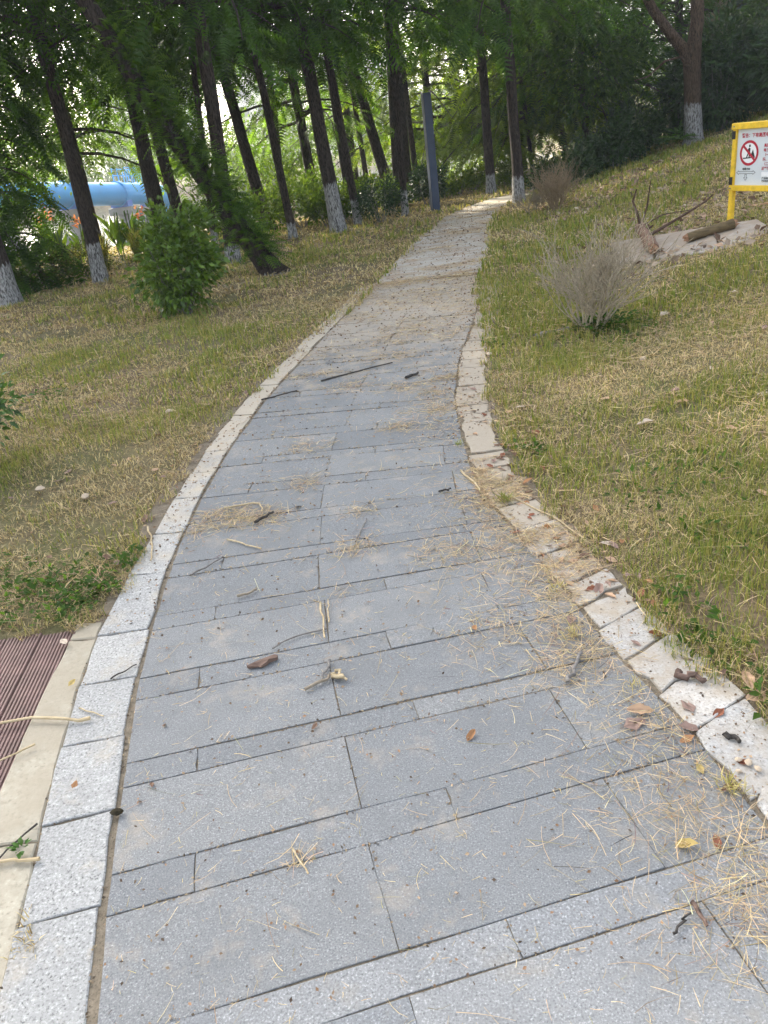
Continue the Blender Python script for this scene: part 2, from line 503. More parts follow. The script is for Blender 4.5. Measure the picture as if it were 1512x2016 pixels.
# arc-length march along the left edge gives the rows
row_y = []
y = 1.28
rows_up = [y]
pat = [.115, .30, .10, .30]
k = 0
def step_left(y, d):
    dy = .02 if d > 0 else -.02
    acc, px_, yy = 0.0, float(xl(y)), y
    while acc < abs(d):
        yy += dy; x2 = float(xl(yy)); acc += math.hypot(x2 - px_, dy); px_ = x2
    return yy
bounds = [(1.28, None)]
down = [(step_left(1.28, -.305), 0)]
y = down[0][0]; y2 = step_left(y, -.10); down.append((y2, 1)); y3 = step_left(y2, -.30); down.append((y3, 0)); y4 = step_left(y3, -.1); down.append((y4, 1)); y5 = step_left(y4, -.3); down.append((y5, 0))
seq = [d[0] for d in down][::-1] + [1.28]
kinds = ['w', 't', 'w', 't', 'w']            # row between seq[i] and seq[i+1]
y = 1.28; k = 0
while y < 9.45:
    y = step_left(y, pat[k % 4]); seq.append(y); kinds.append('t' if k % 2 == 0 else 'w'); k += 1

def row_line(y):
    """origin on the left inner edge and direction across the path"""
    d = .9
    hx = float(xl(y + d) - xl(y - d)) / (2 * d)
    if y < 3: hx = np.interp(y, [.5, 1.28, 2.1, 3.0], [-.19, -.172, -.11, -.035])
    dirv = np.array([1.0, -hx]); dirv /= np.linalg.norm(dirv)
    return np.array([float(xl(y)), y]), dirv
def right_t(o, d):
    t = 0.8
    while t < 2.4:
        p = o + d * t
        if p[0] > xr(p[1]): break
        t += .01
    return t
EDGES = []
for r_ in range(len(seq) - 1):
    o1, d1 = row_line(seq[r_]); o2, d2 = row_line(seq[r_ + 1])
    t1, t2 = right_t(o1, d1), right_t(o2, d2)
    tm = min(t1, t2)
    if kinds[r_] == 'w':
        cuts = [.665 + rng.normal(0, .012), 1.325 + rng.normal(0, .012)]
        if r_ == 7: cuts = [.112] + cuts
    else:
        cuts = [.235 + rng.normal(0, .015), .895 + rng.normal(0, .015), 1.55]
    cuts = [c for c in cuts if c < tm - .06]
    ed = [0] + cuts + [None]
    gap = .0012
    for a, b in zip(ed[:-1], ed[1:]):
        ta1, ta2 = a + (gap if a else .006), a + (gap if a else .006)
        tb1, tb2 = (b - gap, b - gap) if b is not None else (t1 - .006, t2 - .006)
        up1 = np.array([-d1[1], d1[0]]); up2 = np.array([-d2[1], d2[0]])
        g_ = gap * (1.0 + .6 * rng.random())
        cs = [o1 + d1 * ta1 + up1 * g_, o1 + d1 * tb1 + up1 * g_, o2 + d2 * tb2 - up2 * g_, o2 + d2 * ta2 - up2 * g_]
        EDGES.append((cs[0], cs[1])); EDGES.append((cs[1], cs[2])); EDGES.append((cs[3], cs[2]))
        light = seq[r_] < .9
        o = link('paving_slab', slab_mesh('paving_slab', cs, M_SLAB2 if light else M_SLAB, top=rng.normal(0, .0012)), path)

def kerb_run(cuts, inner, outer, mat, name, skew, gap=.0022, top=.004, jit=.003):
    for a, b in zip(cuts[:-1], cuts[1:]):
        w = rng.normal(0, .004, 4) + rng.normal(0, jit * .9)
        cs = [(inner(a) + w[0], a + gap), (outer(a) + w[1], a + gap + skew(a)), (outer(b) + w[2], b - gap + skew(b)), (inner(b) + w[3], b - gap)]
        c = np.array(cs)
        if (c[1] - c[0])[0] * (c[2] - c[1])[1] - (c[1] - c[0])[1] * (c[2] - c[1])[0] < 0: cs = cs[::-1]
        EDGES.append((np.array(cs[0]), np.array(cs[1])))
        EDGES.extend([(np.array(cs[1]), np.array(cs[2])), (np.array(cs[3]), np.array(cs[0]))] * 2)
        link(name, slab_mesh(name, cs, mat, top=top + rng.normal(0, .0015 + jit * .25), ch=.0035, jit=jit, tilt=.003 + jit), path)
lk = [-.6, -.28, .04, .36, .68, 1.0, 1.314, 1.622, 1.934, 2.238, 2.53, 2.976, 3.36, 3.749]
yy = 3.749
while yy < 9.2: yy += .33 + rng.normal(0, .03); lk.append(yy)
kerb_run(lk, lambda y: float(xl(y)) - .010, lambda y: float(xl(y)) - float(np.interp(y, [2.6, 3.4], [.205, .15])), M_KERB, 'kerb_stone', lambda y: np.interp(y, [1, 1.6, 2.6, 4, 7], [-.038, -.03, 0, .02, .06]))
rk = [.2, .5, .8, 1.1, 1.36, 1.62, 1.79, 1.966, 2.15, 2.29, 2.44, 2.68, 2.92, 3.15, 3.40, 3.62, 3.839, 4.08, 4.328, 4.49, 4.656, 4.86, 5.06, 5.26, 5.48, 5.7, 5.95, 6.25, 6.6, 6.9, 7.3, 7.7, 8.1, 8.5, 8.9]
kerb_run(rk, lambda y: float(xr(y)) + .012, lambda y: float(xr(y)) + .20 + (float(N1(y, 0, .3)) - .5) * .03, M_KERBR, 'kerb_stone', lambda y: np.interp(y, [1, 2, 2.6, 3.8, 6], [.10, .11, .08, 0, -.05]), gap=.006, top=.002, jit=.008)

# concrete haunching strip beside the lower left kerb, in three cast lengths
strip = empty('concrete_strip', (-1.15, 1.6, 0)); tag(strip, 'sandy concrete strip between brown decking and white kerb', 'concrete strip')
def st_in(y): return float(xl(y)) - .212
def st_out(y): return float(np.interp(y, [.2, 1.2, 1.741, 1.945, 2.17, 2.447, 2.62], [-1.13, -1.195, -1.233, -1.248, -1.262, -1.268, -1.276]))
for a, b in ((.1, .80), (.80, 1.545), (1.545, 2.52), (2.52, 2.64)):
    pr_, pl_ = [], []
    for q in np.linspace(a + .003, b - .003, 7):
        pr_.append((st_in(q) + rng.normal(0, .003), q)); pl_.append((st_out(q) + rng.normal(0, .005), q + .01))
    c = np.array(pr_ + pl_[::-1])
    me = slab_mesh('concrete_piece', c, M_CONC, ch=.005, jit=.003, top=.000)
    o = link('concrete_piece', me, strip); o.location = (1.15, -1.6, 0)

# ribbed brown decking in the lower left corner
deck = empty('decking', (-1.7, 1.8, 0)); tag(deck, 'ribbed brown decking boards beside the concrete strip', 'decking')
da = math.atan2(-.035, .70)
for q in range(8):
    w, ribs = .138, 10
    prof = [(0, -.028)]
    for k in range(ribs):
        x0 = k * w / ribs
        prof += [(x0 + .0012, -.0075), (x0 + .0035, -.001), (x0 + .0105, -.001), (x0 + .0128, -.0075)]
    prof.append((w, -.028))
    prof = np.array(prof); n = len(prof)
    y_hi = 2.60 + q * .010 + rng.normal(0, .008)
    V = np.concatenate([np.column_stack([prof[:, 0], np.full(n, yv), prof[:, 1]]) for yv in (.30, y_hi)])
    j = np.arange(n - 1)
    me = mesh_np('deck_board', V, [np.stack([j, j + 1, n + j + 1, n + j], 1), [np.arange(n - 1, -1, -1)], [np.arange(n, 2 * n)]], M_DECK)
    off = -1.262 - .143 * (q + 1)
    o = link('deck_board', me, deck, rot=(0, 0, -da * .0 + .055))
    o.location = (off + 2.6 * .055 + 1.7, -1.8, rng.normal(-.004, .0015))

# cracked concrete pad under the logs on the bank
pad = empty('concrete_pad', (3.35, 8.1, G(3.35, 8.1))); tag(pad, 'cracked pale concrete pad on the bank under two logs', 'concrete pad')
padP = [((2.70, 8.06), (2.98, 7.80), (3.34, 8.75), (3.0, 9.05)), ((2.99, 7.79), (3.44, 7.38), (3.80, 8.32), (3.35, 8.74)), ((3.45, 7.37), (3.80, 7.05), (4.12, 8.0), (3.81, 8.31))]
def pad_z(x, y): return G(3.1, 8.3) + .055 + (x - 3.1) * .19 + (y - 8.3) * .012
for c in padP:
    c = np.array(c); ce = c.mean(0)
    c2 = ce + (c - ce) * .985
    o = link('concrete_piece', slab_mesh('concrete_piece', c2 - ce, M_PAD, z0=-.12, ch=.01, jit=.02, tilt=0, top=0), pad)
    o.location = (ce[0] - 3.35, ce[1] - 8.1, pad_z(*ce) - G(3.35, 8.1)); o.rotation_euler = (math.atan(.012), -math.atan(.19), 0)

# ------------------------------------------------------------------ foliage generators
def frames(D, roll=None, gen=rng, upbias=None):
    D = D / (np.linalg.norm(D, axis=1, keepdims=True) + 1e-9)
    up = np.tile([0, 0, 1.0], (len(D), 1)) + gen.normal(0, .25, D.shape)
    Yv = np.cross(up, D); Yv /= np.linalg.norm(Yv, axis=1, keepdims=True) + 1e-9
    Zv = np.cross(D, Yv)
    if roll is not None:
        c, s = np.cos(roll)[:, None], np.sin(roll)[:, None]
        Yv, Zv = Yv * c + Zv * s, Zv * c - Yv * s
    return D, Yv, Zv

def spray_template(n=7, w=.27, lw=.115):
    """one feathery frond of a dawn redwood, unit length along x, drooping at the tip"""
    V, F = [], []
    for k in range(n):
        x = .08 + .88 * k / (n - 1)
        ln = w * (1 - .55 * abs(k / (n - 1) - .35))
        zz = -.16 * x * x
        for s in (-1, 1):
            b = len(V)
            V += [(x - lw / 2, 0, zz), (x + lw / 2, 0, zz), (x + .10, s * ln, zz - .05)]
            F.append((b, b + 1, b + 2) if s > 0 else (b, b + 2, b + 1))
    return np.array(V), np.array(F)
SPV, SPF = spray_template()
LFV = np.array([(0, 0, 0), (.38, -.27, .07), (.42, 0, 0), (.38, .27, .07), (1, 0, -.08)]); LFF = np.array([(0, 1, 2), (0, 2, 3), (1, 4, 2), (2, 4, 3)])
LQV = np.array([(0, 0, 0), (.45, -.25, .05), (1, 0, -.05), (.45, .25, .05)]); LQF = np.array([(0, 1, 2, 3)])

def scatter(TV, TF, P, D, size, col, gen=rng, roll=None, wid=1.0):
    """copies of a template at P along D; col (n,3)"""
    A, B, Cc = frames(D, roll, gen)
    L = np.asarray(size)[:, None, None]
    V = P[:, None] + L * (A[:, None] * TV[None, :, 0:1] + B[:, None] * TV[None, :, 1:2] * (wid[:, None, None] if isinstance(wid, np.ndarray) else wid) + Cc[:, None] * TV[None, :, 2:3])
    F = (TF[None] + (np.arange(len(P)) * len(TV))[:, None, None]).reshape(-1, TF.shape[1])
    C = np.repeat(col, len(TV), 0)
    return V.reshape(-1, 3), F, C

def shade(gen, n, a, b, j=.18):
    t = gen.random(n)[:, None]
    c = np.array(a) * (1 - t) + np.array(b) * t
    return np.clip(c * (1 + gen.normal(0, j, (n, 1))), .004, 1)

def redwood_crown(seed, zb, zt, lmax, nb, per, a, b, droop=.5, thin=1.0):
    g = np.random.default_rng(seed)
    Vs, Fs, Cs, tubesV, tubesF = [], [], [], [], []
    nv = 0; tv = 0
    Ps, Ds, Sz = [], [], []
    for k in range(nb):
        u = (k + g.random()) / nb
        z0 = zb + (zt - zb) * u ** 1.25
        f = (z0 - zb) / (zt - zb)
        L = (lmax * (1 - f) ** .75 * g.uniform(.65, 1.1) + .35)
        az = k * 2.399 + g.normal(0, .35)
        el = g.uniform(.0, .35)
        dirv = np.array([math.cos(az), math.sin(az), 0.0]); side = np.array([-math.sin(az), math.cos(az), 0.0])
        t = np.linspace(0, 1, 6)
        bend = g.normal(0, .12)
        pts = dirv * (t * L)[:, None] + side * (bend * L * t ** 2)[:, None] + np.array([0, 0, 1.0]) * (z0 + L * (el * t - droop * t ** 2))[:, None]
        V, F = tube_np(pts, (.012 + .010 * L) * (1 - .85 * t), 4)
        tubesV.append(V); tubesF.append(F + tv); tv += len(V)
        m_ = int(per * (.4 + L / lmax) * (1.0 if z0 < 7 else .55))
        tt = .12 + .9 * g.random(m_) ** .75
        lat = g.normal(0, .26, m_) * L * np.clip(1.1 - tt * .8, .1, 1) * (tt > .1)
        p = np.stack([np.interp(tt, t, pts[:, q]) for q in range(3)], 1) + side * lat[:, None]
        p[:, 2] -= np.abs(lat) * g.uniform(.2, .7, m_) + g.random(m_) * .18
        d = dirv * g.uniform(.3, 1.0, m_)[:, None] + side * (np.sign(lat) * g.uniform(.1, .9, m_))[:, None]
        d[:, 2] = -g.uniform(.15, 1.25, m_)
        Ps.append(p); Ds.append(d); Sz.append(g.uniform(.26, .46, m_) * (1.0 if z0 < 7 else 1.7))
    P = np.concatenate(Ps); D = np.concatenate(Ds); Z_ = np.concatenate(Sz)
    keep = g.random(len(P)) < thin
    P, D, Z_ = P[keep], D[keep], Z_[keep]
    V, F, C = scatter(SPV, SPF, P, D, Z_ * g.uniform(.7, 1.2, len(P)), shade(g, len(P), a, b, .25), g, g.normal(0, .5, len(P)), g.uniform(.55, 1.35, len(P)))
    TV = np.concatenate(tubesV); TF = np.concatenate(tubesF)
    nV = len(V)
    return mesh_np('crown', np.concatenate([V, TV]), [F, TF + nV], [M_LEAF, M_BARK], col=np.concatenate([C, np.full((len(TV), 3), .08)]),
                   midx=[np.zeros(len(F)), np.ones(len(TF))])

def leaf_cloud(seed, n, shell, size, a, b, mat, tmpl='q', clumps=None, gloss_droop=.3, wid=1.0):
    """leaves gathered in clumps: shell(gen,n)->points and outward directions"""
    g = np.random.default_rng(seed)
    P, D = shell(g, n)
    D = D + g.normal(0, .6, D.shape); D[:, 2] -= gloss_droop * g.random(n)
    TV, TF = (LFV, LFF) if tmpl == 'f' else (LQV, LQF)
    sz = size * g.uniform(.6, 1.35, n)
    V, F, C = scatter(TV, TF, P, D, sz, shade(g, n, a, b), g, g.normal(0, .7, n), wid)
    return V, F, C

def clumped(center_fn, nc, spread):
    """points in nc clumps, each a small tuft; returns a shell function"""
    def f(g, n):
        c, o = center_fn(g, nc)
        k = g.integers(0, nc, n)
        off = g.normal(0, 1, (n, 3)) * spread
        return c[k] + off, o[k] + off / (np.linalg.norm(off, axis=1, keepdims=True) + 1e-6) * .8
    return f
def dome(rx, ry, rz, zc, fill=.5, cut=-.7):
    def f(g, n):
        d = g.normal(0, 1, (n * 3, 3)); d /= np.linalg.norm(d, axis=1, keepdims=True)
        d = d[d[:, 2] > cut][:n]
        while len(d) < n: d = np.concatenate([d, d])[:n]
        r = (fill + (1 - fill) * g.random(len(d)) ** .5)[:, None] * (1 + .16 * np.sin(3 * np.arctan2(d[:, 1], d[:, 0]) + 1.3) + .10 * np.sin(7 * d[:, 2] + 2))[:, None]
        return d * r * np.array([rx, ry, rz]) + np.array([0, 0, zc]), d
    return f

# ------------------------------------------------------------------ trees
def trunk_mesh(seed, h=15.0, n=12):
    g = np.random.default_rng(seed)
    z = np.concatenate([[-.25, -.05, .06, .18, .35, .6, .9, 1.3, 1.8, 2.4], np.linspace(3.1, h, 12)])
    r = 1.0 - .80 * np.clip(z, 0, None) / h + .42 * np.exp(-np.clip(z + .05, 0, None) / .22)
    wob = np.cumsum(g.normal(0, .012, (len(z), 2)), 0) * np.clip(z, 0, 6)[:, None] * .5
    th = np.linspace(0, 2 * np.pi, n, endpoint=False)
    flute = 1 + .10 * np.sin(th * 4 + g.random() * 6)[None] * np.exp(-np.clip(z, 0, None) / 1.6)[:, None] + g.normal(0, .022, (len(z), n))
    rr = r[:, None] * flute
    return z, wob, th, rr
TRUNKS = {}
def make_trunk(kind, rad):
    """scaled to a radius: built per radius so the bark keeps its scale"""
    key = (kind, round(rad, 2))
    if key not in TRUNKS:
        z, wob, th, rr = trunk_mesh(100 + kind)
        n = len(th)
        V = np.stack([wob[:, 0:1] + rad * rr * np.cos(th), wob[:, 1:2] + rad * rr * np.sin(th), np.repeat(z[:, None], n, 1)], -1).reshape(-1, 3)
        i = np.arange(len(z) - 1)[:, None] * n; j = np.arange(n)[None]; j2 = (j + 1) % n
        TRUNKS[key] = mesh_np('trunk', V, [np.stack([i + j, i + j2, i + n + j2, i + n + j], -1).reshape(-1, 4)], M_BARK, smooth=True)
    return TRUNKS[key]

DK, MD, LT = (.034, .080, .013), (.058, .130, .016), (.092, .168, .020)
CROWNS = {
    'hang': [redwood_crown(11 + k, 1.9 + .15 * k, 10, 2.6, 52, 42, DK, MD, .55) for k in range(3)],   # boughs sweep down to head height
    'high': [redwood_crown(31 + k, 3.7, 9.5, 2.3, 44, 38, DK, MD, .42) for k in range(2)],             # bare lower trunk
    'shade': [redwood_crown(41, 4.6, 13, 2.9, 80, 60, DK, MD, .42)],  # taller, denser crown made to keep sun off the foreground
    'airy': [redwood_crown(51 + k, 2.2, 10, 2.4, 44, 26, MD, LT, .5) for k in range(2)],              # thin, sky shows through
    'backlit_tint': [redwood_crown(61 + k, 1.5, 7.5, 2.7, 50, 46, (.075, .14, .014), (.15, .23, .022), .5) for k in range(2)],  # yellower, lighter leaf colour stands in for backlight on these conifers
    'low': [redwood_crown(71, .25, 9, 1.1, 90, 30, DK, MD, .5)],
}
cnt = [0]
def redwood(x, y, r, lean=0.0, white=0.0, crown='hang', label='', group=None, rz=None, leany=0.0, scale=1.0):
    k = cnt[0]; cnt[0] += 1
    root = empty('conifer_tree', (x, y, G(x, y) - .02), (leany, math.atan(lean), 0))
    tag(root, label, 'tree', group or 'tall conifers beside the path')
    t = link('trunk', make_trunk(k % 4, r), root)
    t['white_height'] = float(white)
    if crown:
        ms = CROWNS[crown]
        c = link('crown', ms[k % len(ms)], root)
        c.rotation_euler = (0, 0, rz if rz is not None else k * 1.7)
        c.scale = (scale, scale, 1)
    return root

# front trees whose trunks stand out in the photograph
redwood(-4.28, 13.88, .125, .024, .66, 'high', 'dark trunk with worn limewash left of the round green shrub')
redwood(-5.48, 12.85, .165, .03, .62, 'high', 'thick whitewashed trunk cut by the left edge of the photo')
redwood(-3.80, 17.23, .165, .002, .0, 'high', 'dark trunk rising behind the top of the round green shrub')
redwood(-3.70, 19.0, .135, -.033, .0, 'high', 'slightly thinner dark trunk close behind the trunk over the green shrub')
redwood(-1.95, 13.63, .118, .058, .30, 'high', 'mossy upright trunk just behind the strongly leaning tree')
redwood(-2.55, 15.69, .062, .10, .45, None, 'very thin pale footed trunk between green shrub and leaning tree')
redwood(-1.76, 19.0, .135, -.12, .0, 'high', 'bent bare trunk against the bright sky gap right of the leaning tree')
redwood(-1.06, 16.28, .082, -.022, .30, 'high', 'slim dark trunk with grey foot left of the big white footed tree')
redwood(-1.52, 20.77, .100, .071, .0, 'high', 'dark trunk half hidden behind the slim grey footed tree')
redwood(-.65, 21.0, .130, -.03, .0, 'airy', 'dark trunk in the undergrowth left of the big white footed tree')
redwood(-.14, 15.89, .140, -.049, .93, 'high', 'big trunk with the tallest bright whitewashed foot, left of the path')
redwood(.27, 16.83, .085, -.036, .52, None, 'slender trunk with a dull white foot right of the brightest white footed tree')
redwood(.17, 20.0, .100, -.016, .0, None, 'dark trunk directly behind the slender white footed tree')
redwood(.77, 23.0, .075, -.03, .0, None, 'thin distant trunk beside the tan railing')
redwood(1.30, 21.0, .135, -.194, .0, None, 'grey green trunk leaning left behind the dark shrubs')
redwood(1.28, 17.26, .074, .039, .55, 'high', 'slender straight trunk with ragged white foot left of the slate blue post')
redwood(1.80, 21.86, .095, .005, .25, None, 'broad dark trunk between the slender white footed tree and the blue post')
redwood(1.43, 21.7, .085, .062, .0, None, 'narrow trunk hugging the left side of the slender straight tree')
redwood(2.12, 23.0, .080, -.023, .0, None, 'narrow dark trunk just left of the slate blue post')
redwood(3.65, 20.2, .115, .003, .45, 'high', 'dark straight trunk at the far end of the path, left of the path exit')
redwood(3.63, 16.91, .112, -.029, .50, 'high', 'brown trunk with mottled white foot where path meets the bank')
redwood(6.6, 22.0, .100, -.056, .0, 'hang', 'dark trunk in the deep shade midway along the bank top')
redwood(6.75, 24.4, .075, -.17, .0, None, 'short dark stem leaning beside the shaded bank trunk')
redwood(5.36, 23.0, .06, -.083, .0, 'backlit_tint', 'thin dark stem behind the brown white footed tree')
redwood(-6.15, 14.6, .058, .12, .0, 'low', 'dark feathery young conifer clothed to the ground at left edge')

# the grove behind, sunlit from the far side
far_spots = [(2.9, 25.0, 'backlit_tint'), (4.6, 25.6, 'backlit_tint'), (.5, 25.6, 'airy'), (7.6, 25.5, 'backlit_tint'), (9.3, 23.0, 'hang'), (8.4, 28.5, 'hang'), (11.2, 26.0, 'hang'), (12.5, 22.5, 'hang'), (6.2, 28.0, 'backlit_tint'), (14.5, 27.5, 'hang')]
for q, (x, y, kd) in enumerate(far_spots):
    redwood(x, y, .12, random.uniform(-.04, .04), .0, kd, 'tall conifer standing deep in the grove beyond the path end', 'conifers deep in the grove', scale=1.15)
for q, (x, y) in enumerate([(-7.6, 16.5), (-9.0, 14.0), (-5.9, 19.6)]):
    redwood(x, y, .13, .03, .0, 'airy' if q == 2 else 'shade', 'conifer filling out the left riverside end of the row', 'conifers at the left end of the row')  # the outer pair stands out of view, crowns thickened to block the sun

# the strongly leaning trunk with shoots all along it
def leaning_tree():
    base = np.array([-1.13, 11.75, G(-1.13, 11.75)])
    pp = np.array([(-1.08, 0, -.10), (-1.15, 0, .02), (-1.28, .02, .26), (-1.55, .05, .75), (-1.90, .1, 1.45), (-2.20, .12, 2.0), (-2.46, .12, 2.55), (-2.75, .1, 3.25), (-3.3, 0, 4.6), (-3.9, -.1, 6.3), (-4.4, -.2, 8.5), (-4.7, -.2, 11)])
    pp = pp - np.array([-1.13, 0, 0])
    root = empty('leaning_tree', tuple(base)); tag(root, 'strongly leaning conifer with green shoots all along its trunk', 'tree', 'tall conifers beside the path')
    rad = np.array([.24, .19, .155, .142, .135, .13, .125, .12, .10, .08, .06, .03])
    V, F = tube_np(pp, rad, 12, .03, 5)
    t = link('trunk', mesh_np('trunk', V, [F], M_BARK, smooth=True), root); t['white_height'] = 0.0
    g = np.random.default_rng(77)
    n = 2500
    s = np.concatenate([g.uniform(.17, .62, n // 2), g.uniform(.25, 1, n - n // 2)])
    P = np.stack([np.interp(s, np.linspace(0, 1, len(pp)), pp[:, q]) for q in range(3)], 1)
    d = g.normal(0, 1, (n, 3)); d[:, 0] += .55; d[:, 2] = np.abs(d[:, 2]) * .6 - .05
    d /= np.linalg.norm(d, axis=1, keepdims=True)
    P = P + d * (.06 + .28 * g.random(n) ** 1.6)[:, None]
    d[:, 2] -= g.uniform(.0, .75, n)
    V, F, C = scatter(SPV, SPF, P, d, g.uniform(.13, .27, n), shade(g, n, (.06, .135, .022), (.12, .215, .034)), g)
    link('shoots', mesh_np('shoots', V, [F], M_LEAF, col=C), root)['kind'] = 'stuff'
    c = link('crown', CROWNS['high'][0], root, (-1.6, 0, 1.5)); c.rotation_euler = (0, R(-14), .5)
leaning_tree()

# broadleaf trees: camphor on the bank, leafy trees by the river
def broad_crown(seed, parts, n, size, a, b, mat=M_LEAF, spread=.24, nc=80, wid=1.0):
    g0 = np.random.default_rng(seed)
    Vs, Fs, Cs, k = [], [], [], 0
    for (c, r) in parts:
        V, F, C = leaf_cloud(int(g0.integers(1e6)), n, clumped(dome(r[0], r[1], r[2], 0, .35, -1), nc, spread), size, a, b, mat, wid=wid)
        Vs.append(V + np.array(c)); Fs.append(F + k); Cs.append(C); k += len(V)
    return np.concatenate(Vs), np.concatenate(Fs), np.concatenate(Cs)

def limb_pts(a, b, n=7, sag=0.1, seed=0):
    g = np.random.default_rng(seed)
    a, b = np.array(a, float), np.array(b, float)
    t = np.linspace(0, 1, n)[:, None]
    p = a + (b - a) * t + np.array([0, 0, sag]) * (np.sin(np.pi * t)) * np.linalg.norm(b - a)
    p[1:-1] += g.normal(0, .02, (n - 2, 3)) * np.linalg.norm(b - a)
    return p

def camphor():
    x, y = 7.74, 18.11
    root = empty('camphor_tree', (x, y, G(x, y) - .02)); tag(root, 'forked brown tree with whitewashed foot on top of the right bank', 'tree')
    z = np.array([-.15, 0, .15, .4, .8, 1.2, 1.5, 1.75, 1.95])
    pp = np.stack([np.interp(z, [0, 2.35], [0, -.18]), 0 * z, z], 1)
    rad = np.array([.27, .235, .21, .19, .18, .175, .175, .19, .20])
    V, F = tube_np(pp, rad, 14, .035, 9)
    t = link('trunk', mesh_np('trunk', V, [F], M_BARK2, smooth=True), root); t['white_height'] = .80
    for s, (pts, r0_) in enumerate([([(-.10, 0, 1.45), (-.30, 0, 1.82), (-.58, 0, 2.12), (-.95, .05, 2.60), (-1.35, .1, 3.3), (-1.6, .2, 4.6), (-1.9, .2, 6.0)], .13),
                                    ([(-.12, 0, 1.7), (-.06, 0, 2.3), (-.08, .05, 3.1), (-.16, .1, 4.0), (-.05, .2, 5.2), (.2, .3, 6.5)], .15)]):
        V, F = tube_np(np.array(pts), np.linspace(r0_, r0_ * .45, len(pts)), 10, .04, 20 + s)
        link('limb', mesh_np('limb', V, [F], M_BARK2, smooth=True), root)['white_height'] = -5.0
    V, F = tube_np(np.array([(-.22, -.12, 1.52), (-.34, -.16, 1.56), (-.42, -.16, 1.70), (-.75, -.16, 1.66), (-1.1, -.18, 1.42), (-1.4, -.2, 1.38)]), np.array([.05, .035, .026, .022, .016, .008]), 6, .05, 3)
    link('dead_branch', mesh_np('dead_branch', V, [F], M_BARK2, smooth=True), root)['white_height'] = -5.0
    V, F, C = broad_crown(5, [((-1.6, .6, 5.6), (1.9, 1.8, 1.3)), ((.5, .6, 6.2), (2.0, 1.8, 1.4)), ((-.4, -.8, 6.8), (1.8, 1.6, 1.2)), ((-2.4, 1.2, 3.0), (1.5, 1.2, 1.0)), ((-1.9, 1.4, 1.9), (1.2, .9, .8)), ((1.2, 1.4, 4.4), (1.4, 1.2, 1.2))], 2300, .12, (.028, .062, .013), (.058, .112, .019))
    link('crown', mesh_np('crown', V, [F], M_LEAF, col=C), root)
camphor()

def leafy_tree(x, y, parts, n, size, a, b, label, group, boughs, r=.10, nc=80):
    root = empty('leafy_tree', (x, y, G(x, y))); tag(root, label, 'tree', group)
    V, F = tube_np(limb_pts((0, 0, -.2), (.1, 0, boughs[0][0][2] + .1), 6, 0, 3), np.linspace(r * 1.4, r, 6), 9, .04, 2)
    link('trunk', mesh_np('trunk', V, [F], M_BARK, smooth=True), root)['white_height'] = -5.0
    mb = MB()
    for q, (a_, b_) in enumerate(boughs): mb.tube(limb_pts(a_, b_, 7, .06, q), np.linspace(r * .55, .012, 7), 5)
    mb.build('bough', M_BARK, root, smooth=True)['white_height'] = -5.0
    V, F, C = broad_crown(int(x * 100) % 997 + 3, parts, n, size, a, b, nc=nc)
    link('crown', mesh_np('crown', V, [F], M_LEAF, col=C), root)
leafy_tree(-8.6, 20.0, [((.7, 0, 2.5), (1.7, 1.2, .65)), ((2.3, .3, 2.45), (1.2, 1.0, .45)), ((.4, 0, 3.3), (1.8, 1.2, .8)), ((1.2, .5, 4.4), (2.0, 1.4, .9)), ((-1.0, 0, 2.8), (1.4, 1.2, 1.0)), ((2.9, .4, 3.4), (1.1, 1.0, .5))], 1500, .11, (.040, .085, .016), (.085, .15, .028),
           'yellow green leafy tree spreading over the blue pipe', 'leafy riverside trees', [((0, 0, 1.2), (1.8, 0, 2.5)), ((0, 0, 1.0), (1.2, .1, 3.4)), ((0, 0, 1.3), (-1.2, 0, 3.2)), ((0, 0, 1.4), (.6, .3, 4.4)), ((.5, 0, 1.8), (2.8, .3, 2.2))], .11, 70)
leafy_tree(-4.9, 24.0, [((0, 0, 3.2), (1.4, 1.2, .7)), ((.3, 0, 2.2), (1.1, 1, .55)), ((0, 0, 4.5), (1.5, 1.2, .8))], 1300, .12, (.038, .08, .016), (.075, .14, .026),
           'small yellow green tree above the pipe ladder', 'leafy riverside trees', [((0, 0, 1.2), (.9, 0, 3.0)), ((0, 0, 1.2), (-.8, .1, 3.4)), ((0, 0, 1.4), (.2, .3, 4.4))], .09, 60)
leafy_tree(-1.9, 25.5, [((0, 0, 1.3), (1.3, 1.0, .9)), ((.9, .2, 1.9), (1.0, .9, .7)), ((-.8, 0, 1.8), (.9, .8, .7))], 1500, .12, (.045, .095, .017), (.10, .17, .03),
           'bright backlit leafy tree low behind the bent trunk', 'leafy riverside trees', [((0, 0, .5), (.9, 0, 1.6)), ((0, 0, .5), (-.8, .1, 1.7))], .08, 60)
leafy_tree(3.4, 27.5, [((0, 0, 1.5), (1.7, 1.2, .8)), ((1.4, .4, 1.0), (1.3, 1.0, .7)), ((-1.0, 0, 1.0), (1.2, 1, .7))], 1400, .12, (.04, .085, .018), (.08, .14, .03),
           'leafy young tree beyond the end of the path', 'leafy riverside trees', [((0, 0, .5), (.9, 0, 1.6)), ((0, 0, .5), (-.8, .1, 1.5))], .08, 60)

